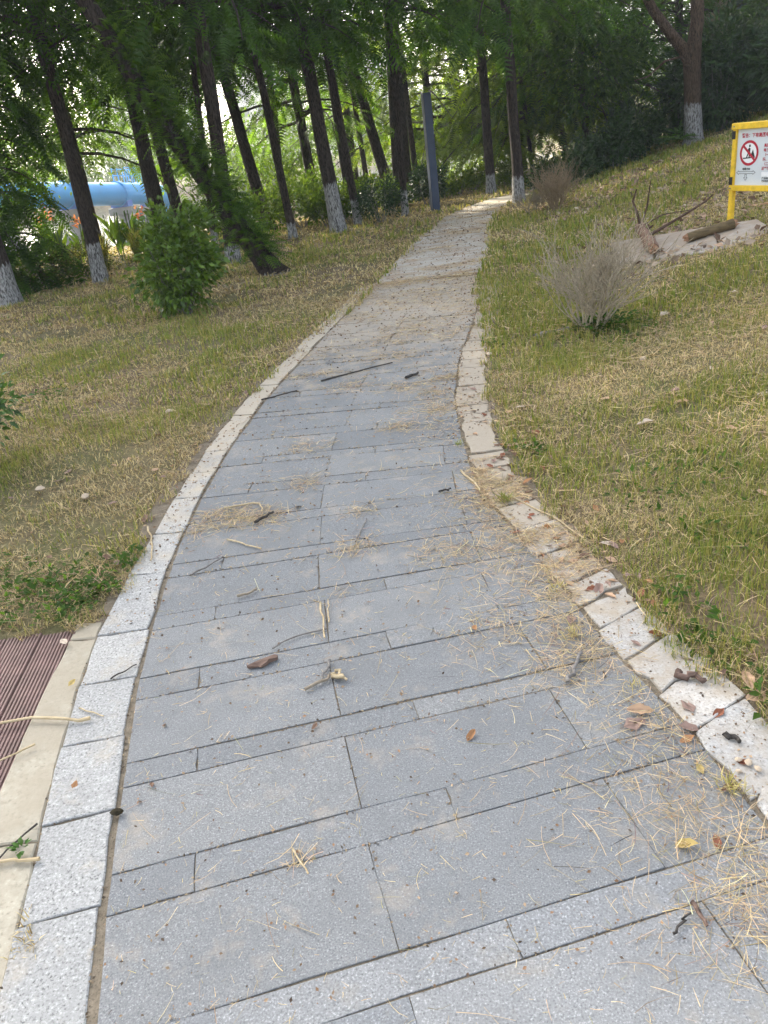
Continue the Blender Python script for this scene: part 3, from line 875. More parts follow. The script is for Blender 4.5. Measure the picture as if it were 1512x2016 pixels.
# ------------------------------------------------------------------ shrubs and plants
SHRUBS = {}
def shrub(x, y, w, h, n, size, a, b, label, group=None, mat=None, name='shrub', tmpl='q', stems=7, seed=None, zc=.55, nc=60, spread=None, wid=1.0, dx=0.0, cut=-.55, fill=.45):
    seed = seed if seed is not None else int(abs(x * 131 + y * 17)) + 5
    root = empty(name, (x, y, G(x, y) - .01)); tag(root, label, 'shrub', group)
    g = np.random.default_rng(seed)
    mb = MB()
    for q in range(stems):
        az = q * 6.283 / stems + g.normal(0, .3)
        rr = w * .5 * g.uniform(.25, .8)
        b0 = (math.cos(az) * .03 * w, math.sin(az) * .03 * w, -.03)
        b1 = (math.cos(az) * rr + dx, math.sin(az) * rr, h * g.uniform(.55, .85))
        mb.tube(limb_pts(b0, b1, 5, -.08, seed + q), np.linspace(.014 * h + .004, .003, 5), 5)
    mb.build('stem', M_GREYW, root, smooth=True)
    V, F, C = leaf_cloud(seed, n, clumped(dome(w * .46, w * .46, h * .48, h * zc, fill, cut), nc, spread or w * .075), size, a, b, mat or M_LEAF, tmpl, wid=wid)
    V[:, 0] += dx; V[:, 2] = np.maximum(V[:, 2], .02)
    link('leaves', mesh_np('leaves', V, [F], mat or M_LEAF, col=C), root)['kind'] = 'stuff'
    return root

GRN, GRN2 = (.050, .105, .013), (.125, .205, .024)
shrub(-2.0, 9.38, .98, 1.02, 4600, .074, GRN, GRN2, 'round green shrub on the left lawn with bare stems at its foot', None, M_GLOSS, 'green_shrub', 'f', 16, 4, .57, 84, .072, 1.15, cut=-.93, fill=.3)
shrub(-2.62, 4.62, .78, .70, 2600, .05, (.035, .085, .018), (.08, .165, .032), 'leafy green shrub cut by the left edge of the photo', None, M_GLOSS, 'green_shrub', 'f', 10, 9, .62, 110, .05, 1.15)
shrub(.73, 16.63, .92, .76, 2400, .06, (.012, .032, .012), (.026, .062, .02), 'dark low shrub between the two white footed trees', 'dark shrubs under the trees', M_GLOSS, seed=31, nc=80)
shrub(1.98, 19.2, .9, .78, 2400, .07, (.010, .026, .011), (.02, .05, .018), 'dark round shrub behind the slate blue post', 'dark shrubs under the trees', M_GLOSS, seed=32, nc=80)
YG, YG2 = (.06, .115, .018), (.14, .21, .03)  # bush leaves coloured as if sun were on them
hed = [(2.55, 20.9, .8, .42, 'low yellow green bush just right of the slate blue post'), (3.05, 21.4, .8, .52, 'bright yellow green bush midway between the blue post and the dark path end trunk'),
       (3.5, 21.8, .7, .55, 'bright yellow green bush touching the dark path end trunk'), (4.35, 21.3, .7, .6, 'yellow green bush right of the dark path end trunk')]
for x, y, w, h, lb in hed: shrub(x, y, w, h, 1300, .07, YG, YG2, lb, 'sunlit bushes at the end of the path', seed=int(x * 50), nc=60)
und = [(-.95, 18.6, 1.4, .95, 'leafy undergrowth bush below the bright sky gap'), (-.35, 18.0, 1.1, .7, 'leafy undergrowth bush touching the left side of the big white footed trunk'),
       (.1, 18.6, 1.0, .75, 'leafy undergrowth bush between the big and the slender white feet'), (.75, 19.6, 1.0, .75, 'bright undergrowth bush behind the dark low shrub'),
       (-1.75, 16.9, 1.2, .85, 'leafy undergrowth bush behind the leaning tree'), (-2.7, 17.4, 1.2, .95, 'leafy undergrowth bush right of the round green shrub top'),
       (-1.45, 20.3, 1.6, 1.3, 'tall leafy undergrowth bush in front of the sunlit leafy tree'), (-.5, 20.4, 1.3, 1.0, 'leafy undergrowth bush in front of the tan railing, left end'),
       (1.3, 20.4, .9, .5, 'small leafy undergrowth bush near the slender straight trunk')]
for q, (x, y, w, h, lb) in enumerate(und):
    shrub(x, y, w, h, 1700, .085, (.045, .095, .016), (.11, .18, .028), lb, 'leafy bushes along the river edge', seed=60 + q, nc=70)  # sunlight on the undergrowth is put into these bright leaf colours
low = [(-4.75, 15.0, 1.1, .50, 'low scrubby bush beside the left dark trunk foot'), (-3.45, 15.2, 1.2, .5, 'low scrubby bush between left dark trunk and round green shrub'), (-5.35, 14.4, 1.0, .55, 'low scrubby bush left of the left dark trunk'), (-6.2, 14.2, 1.2, .6, 'low scrubby bush at the left edge'), (-2.9, 14.8, .9, .45, 'low scrubby bush hidden behind the round green shrub')]
for q, (x, y, w, h, lb) in enumerate(low):
    shrub(x, y, w, h, 1500, .05, (.035, .055, .018), (.085, .10, .035), lb, 'scrub at the edge of the left lawn', seed=90 + q, nc=70)

# dark evergreens along the top of the right bank
DG, DG2 = (.018, .044, .011), (.044, .088, .018)
ever = [(4.75, 18.9, .9, .5, 'low dark evergreen right behind the brown white footed tree'), (5.2, 18.4, 1.0, .62, 'low dark evergreen behind the far brown dead bush'), (5.75, 19.0, 1.2, .85, 'dark evergreen second along the bank from the path end'),
        (6.3, 18.9, 1.2, .95, 'dark evergreen in the middle of the bank top'), (6.9, 19.3, 1.2, 1.05, 'dark evergreen just left of the camphor foot'), (7.15, 20.4, 1.5, 1.5, 'taller dark evergreen behind the camphor')]
for q, (x, y, w, h, lb) in enumerate(ever):
    shrub(x, y, w, h, 2200, .09, DG, DG2, lb, 'dark evergreens along the bank top', M_GLOSS, 'evergreen_shrub', seed=120 + q, nc=90, zc=.5)
big = [(8.55, 18.6, 1.7, 2.3, 'tall glossy evergreen right beside the camphor trunk'), (9.5, 18.3, 1.8, 2.9, 'tall glossy evergreen above the yellow sign'), (9.2, 17.0, 1.5, 1.5, 'glossy evergreen directly behind the top of the yellow sign'),
       (10.5, 17.4, 1.8, 2.6, 'tall glossy evergreen at the right edge of the photo'), (8.6, 20.4, 1.8, 1.9, 'glossy evergreen in front of the stone pillar foot')]
for q, (x, y, w, h, lb) in enumerate(big):
    shrub(x, y, w, h, 3400, .17, (.020, .048, .014), (.050, .100, .026), lb, 'tall glossy evergreens at the right', M_GLOSS, 'evergreen_shrub', seed=150 + q, nc=170, zc=.5, wid=.62, spread=.10, cut=-.95, tmpl='f')
fern = empty('young_conifer', (7.35, 18.0, G(7.35, 18.0))); tag(fern, 'small bright green seedling left of the whitewashed camphor foot', 'plant')
g = np.random.default_rng(5); n = 60
d = g.normal(0, 1, (n, 3)); d[:, 2] = np.abs(d[:, 2]) * .8 + .2; d /= np.linalg.norm(d, axis=1, keepdims=True)
V, F, C = scatter(SPV, SPF, d * g.uniform(.05, .25, n)[:, None] + np.array([0, 0, .18]), d * np.array([1, 1, .3]), g.uniform(.18, .3, n), shade(g, n, (.05, .12, .03), (.10, .2, .045)), g)
link('fronds', mesh_np('fronds', V, [F], M_LEAF, col=C), fern)['kind'] = 'stuff'

# leafless bushes
def dead_bush(x, y, w, h, n, label, mat, seed, depth=4, lean=0.0, group=None):
    root = empty('dead_shrub', (x, y, G(x, y) - .01)); tag(root, label, 'shrub', group)
    g = np.random.default_rng(seed)
    mb = MB(); tw = MB()
    def grow(p, d, L, r, lev):
        k = 4
        pts = [p]
        dd = d.copy()
        for _ in range(k):
            dd = dd + g.normal(0, .13, 3) + np.array([0, 0, .05]); dd /= np.linalg.norm(dd)
            pts.append(pts[-1] + dd * L / k)
        (mb if lev < 2 else tw).tube(np.array(pts), np.linspace(r, r * .62, k + 1), 5 if lev < 2 else 3, cap=False)
        if lev >= depth: return
        for q in range(g.integers(2, 5)):
            i = g.integers(2, k + 1)
            nd_ = dd + g.normal(0, .46, 3); nd_[2] = abs(nd_[2]) * .9 + .18; nd_ /= np.linalg.norm(nd_)
            grow(pts[i], nd_, L * g.uniform(.60, 1.0), max(.0024, r * .60), lev + 1)
    for q in range(n):
        az = g.uniform(0, 6.283); sp = g.uniform(.15, .75) ** .8
        d = np.array([math.cos(az) * sp * w / h * .95 + lean, math.sin(az) * sp * w / h * .95, 1.0]); d /= np.linalg.norm(d)
        grow(np.array([math.cos(az) * .07 * w, math.sin(az) * .07 * w, 0]), d, h * g.uniform(.30, .42), (.0085 if h > .8 else .010) * h / .85 * g.uniform(.7, 1.3), 0)
    mb.build('stem', mat, root, smooth=True)
    tw.build('twigs', mat, root, smooth=True)['kind'] = 'stuff'
    return root
M_TWIGP = wood_mat('pale_twig', (.24, .20, .14), (.47, .405, .295), (40, 40, 8))
M_TWIGB = wood_mat('brown_twig', (.20, .145, .085), (.35, .265, .165), (40, 40, 8))
ds = dead_bush(1.80, 5.92, .94, .88, 27, 'large pale leafless shrub on the right lawn with green sprouts at its foot', M_TWIGP, 3, 3)
g = np.random.default_rng(15); n = 520
a = g.uniform(0, 6.283, n); r = np.abs(g.normal(0, .14, n)) + .02
P = np.stack([np.cos(a) * r + .06 + (g.random(n) < .4) * .16, np.sin(a) * r - .05, g.uniform(.01, .15, n) * np.exp(-r * 2)], 1)
V, F, C = scatter(LFV, LFF, P, np.stack([np.cos(a), np.sin(a), g.uniform(-.1, .7, n)], 1), g.uniform(.03, .065, n), shade(g, n, (.035, .09, .02), (.075, .16, .035)), g)
link('sprouts', mesh_np('sprouts', V, [F], M_LEAF, col=C), ds)['kind'] = 'stuff'
dead_bush(3.66, 14.1, .80, .80, 30, 'brown leafless bush on the far bank, the fuller twiggy one', M_TWIGB, 8, 3)
dead_bush(3.30, 14.4, .55, .50, 16, 'smaller grey twiggy bush beside the mottled white tree foot', M_TWIG, 9, 3)
dead_bush(1.0, 17.2, .30, .42, 8, 'dry grey twigs beside the slender white footed tree', M_TWIG, 12, 2)

# cannas in flower and reeds by the river
def canna(x, y, h, label, flower, seed, hue=(.60, .16, .12)):
    root = empty('canna_plant', (x, y, G(x, y))); tag(root, label, 'plant', 'cannas by the river')
    g = np.random.default_rng(seed)
    TV, TF = [], []
    n = 18
    a = g.uniform(0, 6.283, n)
    P = np.stack([np.cos(a) * .06, np.sin(a) * .06, g.uniform(.05, h * .6, n)], 1)
    D = np.stack([np.cos(a) * .45, np.sin(a) * .45, g.uniform(.6, 1.4, n)], 1)
    V, F, C = scatter(LFV, LFF, P, D, g.uniform(.35, .6, n) * h, shade(g, n, (.07, .15, .02), (.15, .25, .035)), g, None, .55)
    link('leaves', mesh_np('leaves', V, [F], M_LEAF, col=C), root)['kind'] = 'stuff'
    mb = MB()
    for q in range(3): mb.tube(limb_pts((g.normal(0, .04), g.normal(0, .04), 0), (g.normal(0, .1), g.normal(0, .1), h), 4, 0, q), .012, 5)
    mb.build('stem', M_RAILG, root)
    if flower:
        n = 22
        P = g.normal(0, 1, (n, 3)) * np.array([.07, .07, .07]) + np.array([0, 0, h * 1.05])
        V, F, C = scatter(LQV, LQF, P, g.normal(0, 1, (n, 3)), g.uniform(.07, .13, n), shade(g, n, hue, (.78, .36, .26)), g, None, 1.4)
        link('flower', mesh_np('flower', V, [F], M_LEAF, col=C), root)['kind'] = 'stuff'
M_RAILG = plain('green_stem', (.08, .14, .03), .6)
for q, (x, y, h, f, lb) in enumerate([(-5.95, 17.0, 1.05, 1, 'canna with pink flowers, the leftmost in the row by the river'), (-5.5, 17.3, .85, 1, 'canna with salmon flowers left of the dark worn white trunk'), (-5.7, 16.6, .8, 0, 'flowerless canna with upright leaves in front of the pink one'),
                                       (-6.3, 17.4, .9, 1, 'canna with pale flowers half hidden by the feathery conifer'), (-4.75, 17.2, .95, 0, 'canna with broad bright leaves right of the worn white trunk'), (-4.45, 17.4, .95, 0, 'canna with broad leaves midway between worn white trunk and shrub'), (-4.1, 17.1, .8, 1, 'canna with faded orange blooms next to the round green shrub')]):
    canna(x, y, h, lb, f, 200 + q, [(.60, .16, .12), (.62, .22, .12)][q % 2])
def reed(x, y, h, seed, label):
    root = empty('reed_clump', (x, y, G(x, y))); tag(root, label, 'plant', 'reed clumps by the river')
    g = np.random.default_rng(seed); n = 70
    a = g.uniform(0, 6.283, n)
    V, F, C = [], [], []
    t = np.linspace(0, 1, 5)
    for q in range(n):
        out_ = np.array([math.cos(a[q]), math.sin(a[q]), 0]); L = h * g.uniform(.6, 1.1)
        p = out_ * (.05 + .45 * L * t ** 2 * g.uniform(.3, 1))[:, None] + np.array([0, 0, 1]) * (L * (t - .35 * t ** 3))[:, None]
        w = .018 * (1 - t * .9); sd = np.array([-out_[1], out_[0], 0])
        b = len(V) * 10
        V.append(np.concatenate([p - sd * w[:, None], p + sd * w[:, None]]))
        F.append(np.array([(k + b, k + 5 + b, k + 6 + b, k + 1 + b) for k in range(4)]))
        C.append(np.tile(shade(g, 1, (.12, .17, .035), (.34, .30, .13)), (10, 1)))
    link('leaves', mesh_np('leaves', np.concatenate(V), [np.concatenate(F)], M_LEAF, col=np.concatenate(C)), root)
for q, (x, y, h, lb) in enumerate([(-4.9, 16.5, 1.0, 'arching reeds just right of the dark worn white trunk'), (-4.2, 16.4, 1.05, 'arching pale tipped reeds between worn white trunk and round shrub'), (-3.7, 16.3, .95, 'arching reeds touching the round green shrub'), (-5.3, 16.0, .8, 'short reeds left of the dark worn white trunk'), (-6.4, 16.3, .8, 'short reeds below the pale canna')]):
    reed(x, y, h, 300 + q, lb)

# ------------------------------------------------------------------ pipe bridge over the river
pipe_o = np.array([-11.92, 40.0, .73]); pdir = np.array([1.60, 5.0, -.45]); 
def pp_at(y): return pipe_o + pdir * ((y - 40.0) / 5.0)
pipe = empty('water_pipe', tuple(pp_at(40))); tag(pipe, 'big sky blue water pipe crossing the river behind the trees', 'pipe')
po = pp_at(40)
pts = [pp_at(y) - po for y in (20, 28, 34, 38, 42, 44.5, 45.8)]
e_ = pts[-1]
pts += [e_ + np.array([.30, .9, -.25]), e_ + np.array([.45, 1.4, -.75]), e_ + np.array([.5, 1.6, -1.6])]
V, F = tube_np(np.array(pts), np.full(len(pts), .53), 32)
link('pipe_barrel', mesh_np('pipe_barrel', V, [F[:, ::-1]], M_PIPE, smooth=True), pipe)
for y in (34.2, 38.4, 42.4, 45.2):
    a, b = pp_at(y) - po, pp_at(y + .16) - po
    V, F = tube_np(np.array([a, a, b, b]) + np.array([(0, 0, 0), (0, 0, 0), (0, 0, 0), (0, 0, 0)]) + pdir[None] * np.array([0, .0005, 0, .0005])[:, None], np.array([.5, .60, .60, .5]), 32)
    link('flange', mesh_np('flange', V, [F[:, ::-1]], M_PIPE), pipe)
mb = MB()
for s in (-.32, .32):
    for y in np.arange(43.0, 45.3, .45):
        p = pp_at(y) - po
        mb.box(p + np.array([s, 0, .50 + .36]), (.05, .05, .75))
    for h in (.9, 1.2):
        a, b = pp_at(43.0) - po, pp_at(44.9) - po
        mb.tube(np.array([a + (s, 0, h), b + (s, 0, h)]), .028, 6)
mb.build('walkway_rail', plain('sky_blue_rail', (.06, .33, .60), .5), pipe)
for q, (y, lb) in enumerate([(34.4, 'concrete pipe pier nearest the left edge of the photo'), (38.6, 'concrete pipe pier showing left of the dark worn white trunk'), (42.6, 'concrete pipe pier below the middle flange of the blue pipe'), (45.2, 'concrete pipe pier below the far end of the blue pipe')]):
    p = pp_at(y)
    pr_ = empty('pipe_pier', (p[0], p[1], -1.6)); tag(pr_, lb, 'pier', 'concrete piers under the blue pipe')
    az = -math.atan2(pdir[0], pdir[1])
    top = p[2] - .5 + 1.6
    mb = MB(); mb.box((0, 0, top + .02), (1.0, .45, .28), az); mb.build('saddle', M_PIPED, pr_)
    mb = MB(); mb.box((0, 0, top - .30), (1.35, .6, .34), az, bev=.03); mb.build('cap_beam', M_PIER, pr_)
    mb = MB(); mb.box((0, 0, (top - .45) / 2), (.42, .42, top - .47), az, bev=.03); mb.build('column', M_PIER, pr_)
    mb = MB(); mb.box((-.05, -.05, .36), (.85, .8, .85), az, bev=.03); mb.build('footing', M_PIER, pr_)

# tan railing by the water, far bank woods, hazy blocks of flats
rail = empty('railing', (0, 27, G(0, 27))); tag(rail, 'low tan railing at the water edge between the trunks', 'railing')
a0, a1 = np.array([-2.2, 26.2]), np.array([3.0, 28.4])
for f in np.linspace(0, 1, 9):
    p = a0 + (a1 - a0) * f; z = G(*p)
    mb = MB(); mb.box((0, 0, .30), (.09, .09, .66), .4, bev=.012)
    o = mb.build('rail_post', M_RAIL, rail); o.location = (p[0], p[1] - 27, z - G(0, 27))
for h in (.28, .52):
    mb = MB()
    mb.tube(np.array([(p[0], p[1] - 27, G(*p) - G(0, 27) + h) for p in (a0 + (a1 - a0) * f for f in np.linspace(0, 1, 9))]), .028, 6)
    mb.build('rail_bar', M_RAIL, rail)

g = np.random.default_rng(400)
Vs, Fs, Cs, k = [], [], [], 0
for q in range(120):
    s = -75 + 150 * (q + g.random()) / 120; e = g.uniform(48, 62)
    p = o_ + n_ * e + t_ * s
    ang = math.degrees(math.atan2(p[0], p[1]))
    h = g.uniform(4.5, 8) * (1.15 if ang < -9 or ang > -4 else .40)
    w = h * g.uniform(.7, 1.0)
    V, F, C = leaf_cloud(500 + q, 700, clumped(dome(w * .5, w * .5, h * .52, h * .5, .4, -.9), 50, h * .05), .42, (.03, .06, .022), (.06, .105, .032), M_LEAF, gloss_droop=1.3, wid=.7)
    Vs.append(V + np.array([p[0], p[1], float(gz(*p)) - .2])); Fs.append(F + k); Cs.append(C); k += len(V)
fw_ = link('far_woods', mesh_np('far_woods', np.concatenate(Vs), [np.concatenate(Fs)], M_LEAF, col=np.concatenate(Cs)))
tag(fw_, 'hazy bluish woods on the far bank of the river', 'woods', kind='stuff')

def tower(x, y, w, d, h, rz, label):
    root = empty('apartment_tower', (x, y, -.3), (0, 0, rz)); tag(root, label, 'building', 'hazy apartment blocks across the river')
    mb = MB(); mb.box((0, 0, h / 2), (w, d, h)); mb.build('wall', M_TOWER, root)
    wm = MB(); wm.box((0, 0, 0), (1.5, .14, 1.5)); me = wm.mesh('window', M_GLASS)
    for r in range(int(h / 3)):
        for c in range(int(w / 3)):
            link('window', me, root, (-w / 2 + 1.6 + c * 3, -d / 2 - .03, 1.8 + r * 3))
tower(-30, 145, 16, 12, 19.5, .1, 'pale hazy apartment block seen above the blue pipe')
tower(4, 150, 13, 12, 18, -.05, 'pale hazy apartment block glimpsed between the slender trunks')
tower(-11, 152, 10, 12, 17, .05, 'pale hazy apartment block seen through the bright sky gap')

# shaded building behind the evergreens: stone pillar with a moulded cap, dark wall and navy window
bld = empty('pavilion', (10.7, 24.0, G(10.7, 24.0))); tag(bld, 'shaded stone pillared building behind the evergreens at upper right', 'building')
bz = .0
mb = MB(); mb.box((0, 0, 1.55), (.50, .50, 3.1), .2, bev=.02); mb.build('pillar', M_STONE, bld)
mb = MB(); mb.box((0, 0, 3.16), (.62, .62, .10), .2, bev=.02); mb.box((0, 0, 3.27), (.56, .56, .09), .2); mb.box((0, 0, 3.38), (.66, .66, .10), .2, bev=.02); mb.build('capital', M_STONE, bld)
mb = MB(); mb.box((0, 0, 4.0), (.48, .48, 1.1), .2); mb.build('pillar', M_STONE, bld)
mb = MB(); mb.box((3.2, 1.6, 2.3), (5.6, .25, 4.9), .1); mb.build('wall', M_WALLD, bld)
for q in range(3):
    wx = 1.2 + q * 1.5
    mb = MB(); mb.box((wx, 1.36 + wx * .1 - .32, 3.0), (1.15, .10, 1.7), .1); w_ = mb.build('window', M_WINB, bld)
    for s in (-.27, .27):
        mb = MB(); mb.box((wx + s, 1.30 + (wx + s) * .1 - .32, 3.0), (.46, .05, 1.5), .1); mb.build('pane', M_GLASS, w_)
mb = MB(); mb.box((2.6, .9, 4.9), (7.4, 2.6, .25), .1); mb.build('eave', M_WALLD, bld)

# ------------------------------------------------------------------ slate blue post
post = empty('light_column', (1.95, 17.44, G(1.95, 17.44)), (0, 0, R(12))); tag(post, 'slate blue square steel column standing left of the path end', 'post')
mb = MB(); mb.box((0, 0, 1.11), (.165, .165, 2.22), bev=.008); mb.build('shaft', M_POST, post)
mb = MB(); mb.box((0, 0, 2.226), (.172, .172, .014), bev=.003); mb.build('cap', M_POST, post)
mb = MB(); mb.box((0, 0, .006), (.26, .26, .014), bev=.003); bp = mb.build('base_plate', M_POST, post)
for s in ((-1, -1), (1, -1), (1, 1), (-1, 1)):
    mb = MB(); mb.tube(np.array([(s[0] * .105, s[1] * .105, .013), (s[0] * .105, s[1] * .105, .034)]), .011, 6); mb.build('bolt', M_POST, bp)

# ------------------------------------------------------------------ warning sign
phi = R(70)
sign = empty('warning_sign', (3.872, 8.08, G(3.872, 8.08)), (0, 0, -phi)); tag(sign, 'yellow framed white warning board on the right bank', 'sign')
W_, Hb = .95, .50
z0 = .725 - G(3.872, 8.08)          # underside of the board opening above the ground
for x in (0.0, W_):
    mb = MB(); mb.box((x, 0, (z0 - .05) / 2 - .06), (.048, .048, z0 - .05 + .12), bev=.004); mb.build('leg', M_YELLOW, sign)
mb = MB(); mb.box((W_ / 2, -.002, z0 - .025), (W_ + .05, .056, .05), bev=.004); mb.build('bottom_rail', M_YELLOW, sign)
mb = MB(); mb.box((W_ / 2, -.002, z0 + Hb + .028), (W_ + .07, .066, .056), bev=.004); mb.build('top_rail', M_YELLOW, sign)
for x in (0.0, W_):
    mb = MB(); mb.box((x, 0, z0 + Hb / 2), (.044, .050, Hb - .002), bev=.003); st_ = mb.build('stile', M_YELLOW, sign)
    for zz in (.042, Hb - .048):
        mb = MB(); mb.box((x - (.006 if x == 0 else -.006), 0, z0 + zz), (.040, .058, .072)); mb.build('tape_band', M_BLACK, st_)
mb = MB(); mb.box((W_ / 2, .004, z0 + Hb / 2), (W_ - .044, .008, Hb - .002)); board = mb.build('board', M_BOARD, sign)
for x in (.0, W_):
    for zz in (z0 - .025, z0 + Hb + .028):
        mb = MB(); mb.tube(np.array([(x, -.028, zz), (x, -.040, zz)]), .008, 6); mb.build('bolt', M_PIER, sign)
def flat(name, pts, mat, lift=.0, parent=None):
    y = -.0018 - lift
    V = [(p[0], y, z0 + Hb - p[1]) for p in pts]
    return link(name, mesh_np(name, V, [[tuple(range(len(pts)))]], mat), parent or board)
UX = .024
cc, cr = (UX + .150, .213), .112
ring_o = [(cc[0] + cr * math.sin(t), cc[1] - cr * math.cos(t)) for t in np.linspace(0, 2 * math.pi, 48, endpoint=False)]
ring_i = [(cc[0] + cr * .79 * math.sin(t), cc[1] - cr * .79 * math.cos(t)) for t in np.linspace(0, 2 * math.pi, 48, endpoint=False)]
flat('symbol_ground', ring_i, M_PATCH)
V = [(p[0], -.0026, z0 + Hb - p[1]) for p in ring_o + ring_i]
link('prohibition_ring', mesh_np('prohibition_ring', V, [[(i, (i + 1) % 48, 48 + (i + 1) % 48, 48 + i) for i in range(48)]], M_RED), board)
def P_(u, v): return (cc[0] + u * cr, cc[1] + v * cr)
flat('symbol_base', [P_(-.62, .36), P_(.66, .30), P_(.66, .38), P_(-.62, .46)], M_PRINT, .0006)
flat('symbol_heap', [P_(.12, .30), P_(.40, -.28), P_(.47, -.10), P_(.64, .30)], M_PRINT, .0007)
flat('symbol_head', [P_(.03 + .10 * math.cos(t), -.56 + .11 * math.sin(t)) for t in np.linspace(0, 6.28, 12, endpoint=False)], M_PRINT, .0006)
flat('symbol_body', [P_(-.05, -.44), P_(.12, -.36), P_(.10, -.05), P_(-.10, -.02), P_(-.22, -.18)], M_PRINT, .0006)
flat('symbol_leg', [P_(-.12, -.05), P_(.02, -.02), P_(-.20, .38), P_(-.32, .38)], M_PRINT, .0006)
flat('symbol_leg', [P_(-.02, -.05), P_(.12, -.02), P_(.10, .36), P_(-.02, .36)], M_PRINT, .0006)
flat('symbol_shovel', [P_(-.02, -.12), P_(.03, -.17), P_(.34, .22), P_(.28, .26)], M_PRINT, .0006)
s_ = .07
flat('prohibition_bar', [P_(-.62 - s_, -.55 + s_), P_(-.62 + s_, -.55 - s_), P_(.62 + s_, .55 - s_), P_(.62 - s_, .55 + s_)], M_RED, .0016)
def outline(pts, w):
    """closed outline printed as a band"""
    p = np.array(pts); c = p.mean(0); q = []
    nx_, pv = np.roll(p, -1, 0), np.roll(p, 1, 0)
    for a, b, cc_ in zip(pv, p, nx_):
        d1 = (b - a) / np.linalg.norm(b - a); d2 = (cc_ - b) / np.linalg.norm(cc_ - b)
        n1 = np.array([-d1[1], d1[0]]); n2 = np.array([-d2[1], d2[0]]); nn = n1 + n2; nn /= max(.25, nn @ n1)
        q.append(b + nn * w)
    q = np.array(q); n = len(p)
    V = [(a[0], -.0024, z0 + Hb - a[1]) for a in list(p) + list(q)]
    link('direction_arrow', mesh_np('direction_arrow', V, [[(i, (i + 1) % n, n + (i + 1) % n, n + i) for i in range(n)]], M_PRINT), board)
ax, ay = UX + .128, .386
outline([(ax - .118, ay), (ax - .085, ay - .020), (ax - .085, ay - .011), (ax + .085, ay - .011), (ax + .085, ay - .020), (ax + .118, ay), (ax + .085, ay + .020), (ax + .085, ay + .011), (ax - .085, ay + .011), (ax - .085, ay + .020)], .0035)
outline([(ax - .012, ay + .014), (ax + .012, ay + .014), (ax + .012, ay + .044), (ax + .026, ay + .044), (ax, ay + .072), (ax - .026, ay + .044), (ax - .012, ay + .044)], .0035)
flat('blank_sticker', [(UX + .315, .382), (W_ - .05, .382), (W_ - .05, .424), (UX + .315, .424)], M_PATCH, .0004)
def text(s, u, v, size, mat):
    cu = bpy.data.curves.new('lettering', 'FONT'); cu.body = s; cu.size = size; cu.materials.append(mat); cu.resolution_u = 2; cu.offset = size * .028
    tmp = bpy.data.objects.new('lettering_source', cu)
    COL.objects.link(tmp); bpy.context.view_layer.update()
    me = bpy.data.meshes.new_from_object(tmp.evaluated_get(bpy.context.evaluated_depsgraph_get()))
    bpy.data.objects.remove(tmp)
    link('lettering', me, board, (u, -.0022, z0 + Hb - v), (R(90), 0, 0))
text('警告：下有高压电缆顶管，严禁', UX + .050, .074, .040, M_RED)
for v, u, s in ((.118, .375, '下方两根有110千伏'), (.163, .322, '高压电力电缆顶管，未经'), (.203, .318, '电力管理部门批准，'), (.243, .322, '（一）严禁擅自进行挖'), (.283, .318, '掘、取土等作业。'), (.323, .322, '（二）严禁擅自在电缆'), (.363, .312, '近平行、交叉敷设管线')):
    text(s, UX + u, v, .031, M_RED)
text('电缆方向', UX + .082, .362, .024, M_PRINT)
text('建设单位：国网供电公司', UX + .325, .446, .021, M_PRINT)
text('联系电话：0574-', UX + .325, .470, .021, M_PRINT)

# ------------------------------------------------------------------ logs
def log(name, pts, rad, label, mat, branches=(), brk=.03, seed=1):
    pts = np.array(pts, float)
    org = pts[0].copy()
    root = empty(name, tuple(org)); tag(root, label, 'log')
    t = np.linspace(0, 1, 12); k = np.linspace(0, 1, len(pts))
    p = np.stack([np.interp(t, k, pts[:, q] - org[q]) for q in range(3)], 1)
    g = np.random.default_rng(seed)
    p[1:-1] += g.normal(0, rad * .08, (10, 3))
    V, F = tube_np(p, rad * (1 + g.normal(0, .06, 12)), 12, .05, seed)
    link('bark', mesh_np('bark', V, [F], mat, smooth=True), root)
    for end, s in ((0, -1), (-1, 1)):
        d = (p[1] - p[0]) if end == 0 else (p[-1] - p[-2]); d /= np.linalg.norm(d)
        ring = V[:12] if end == 0 else V[-12:]
        c = ring.mean(0)
        inner = c + (ring - c) * .93
        mid_ = c + (ring - c) * .5 + d * s * g.uniform(0, brk * 2, (12, 1))
        tip = c + d * s * brk
        VV = np.concatenate([inner, mid_, [tip]]); j = np.arange(12); j2 = (j + 1) % 12
        link('broken_end', mesh_np('broken_end', VV, [np.stack([j, j2, 12 + j2, 12 + j], 1), np.stack([12 + j, 12 + j2, np.full(12, 24)], 1)], M_HEART), root)
    for b, r in branches:
        mb = MB(); b = np.array(b, float) - org
        mb.tube(b, np.linspace(r, r * .45, len(b)), 6, rough=.06, seed=seed + 3); mb.build('branch', M_DARKBR, root, smooth=True)
    return root
M_DARKBR = wood_mat('dark_branch', (.055, .035, .025), (.13, .085, .06), (20, 20, 20))
zf = pad_z(3.30, 9.0) + .065
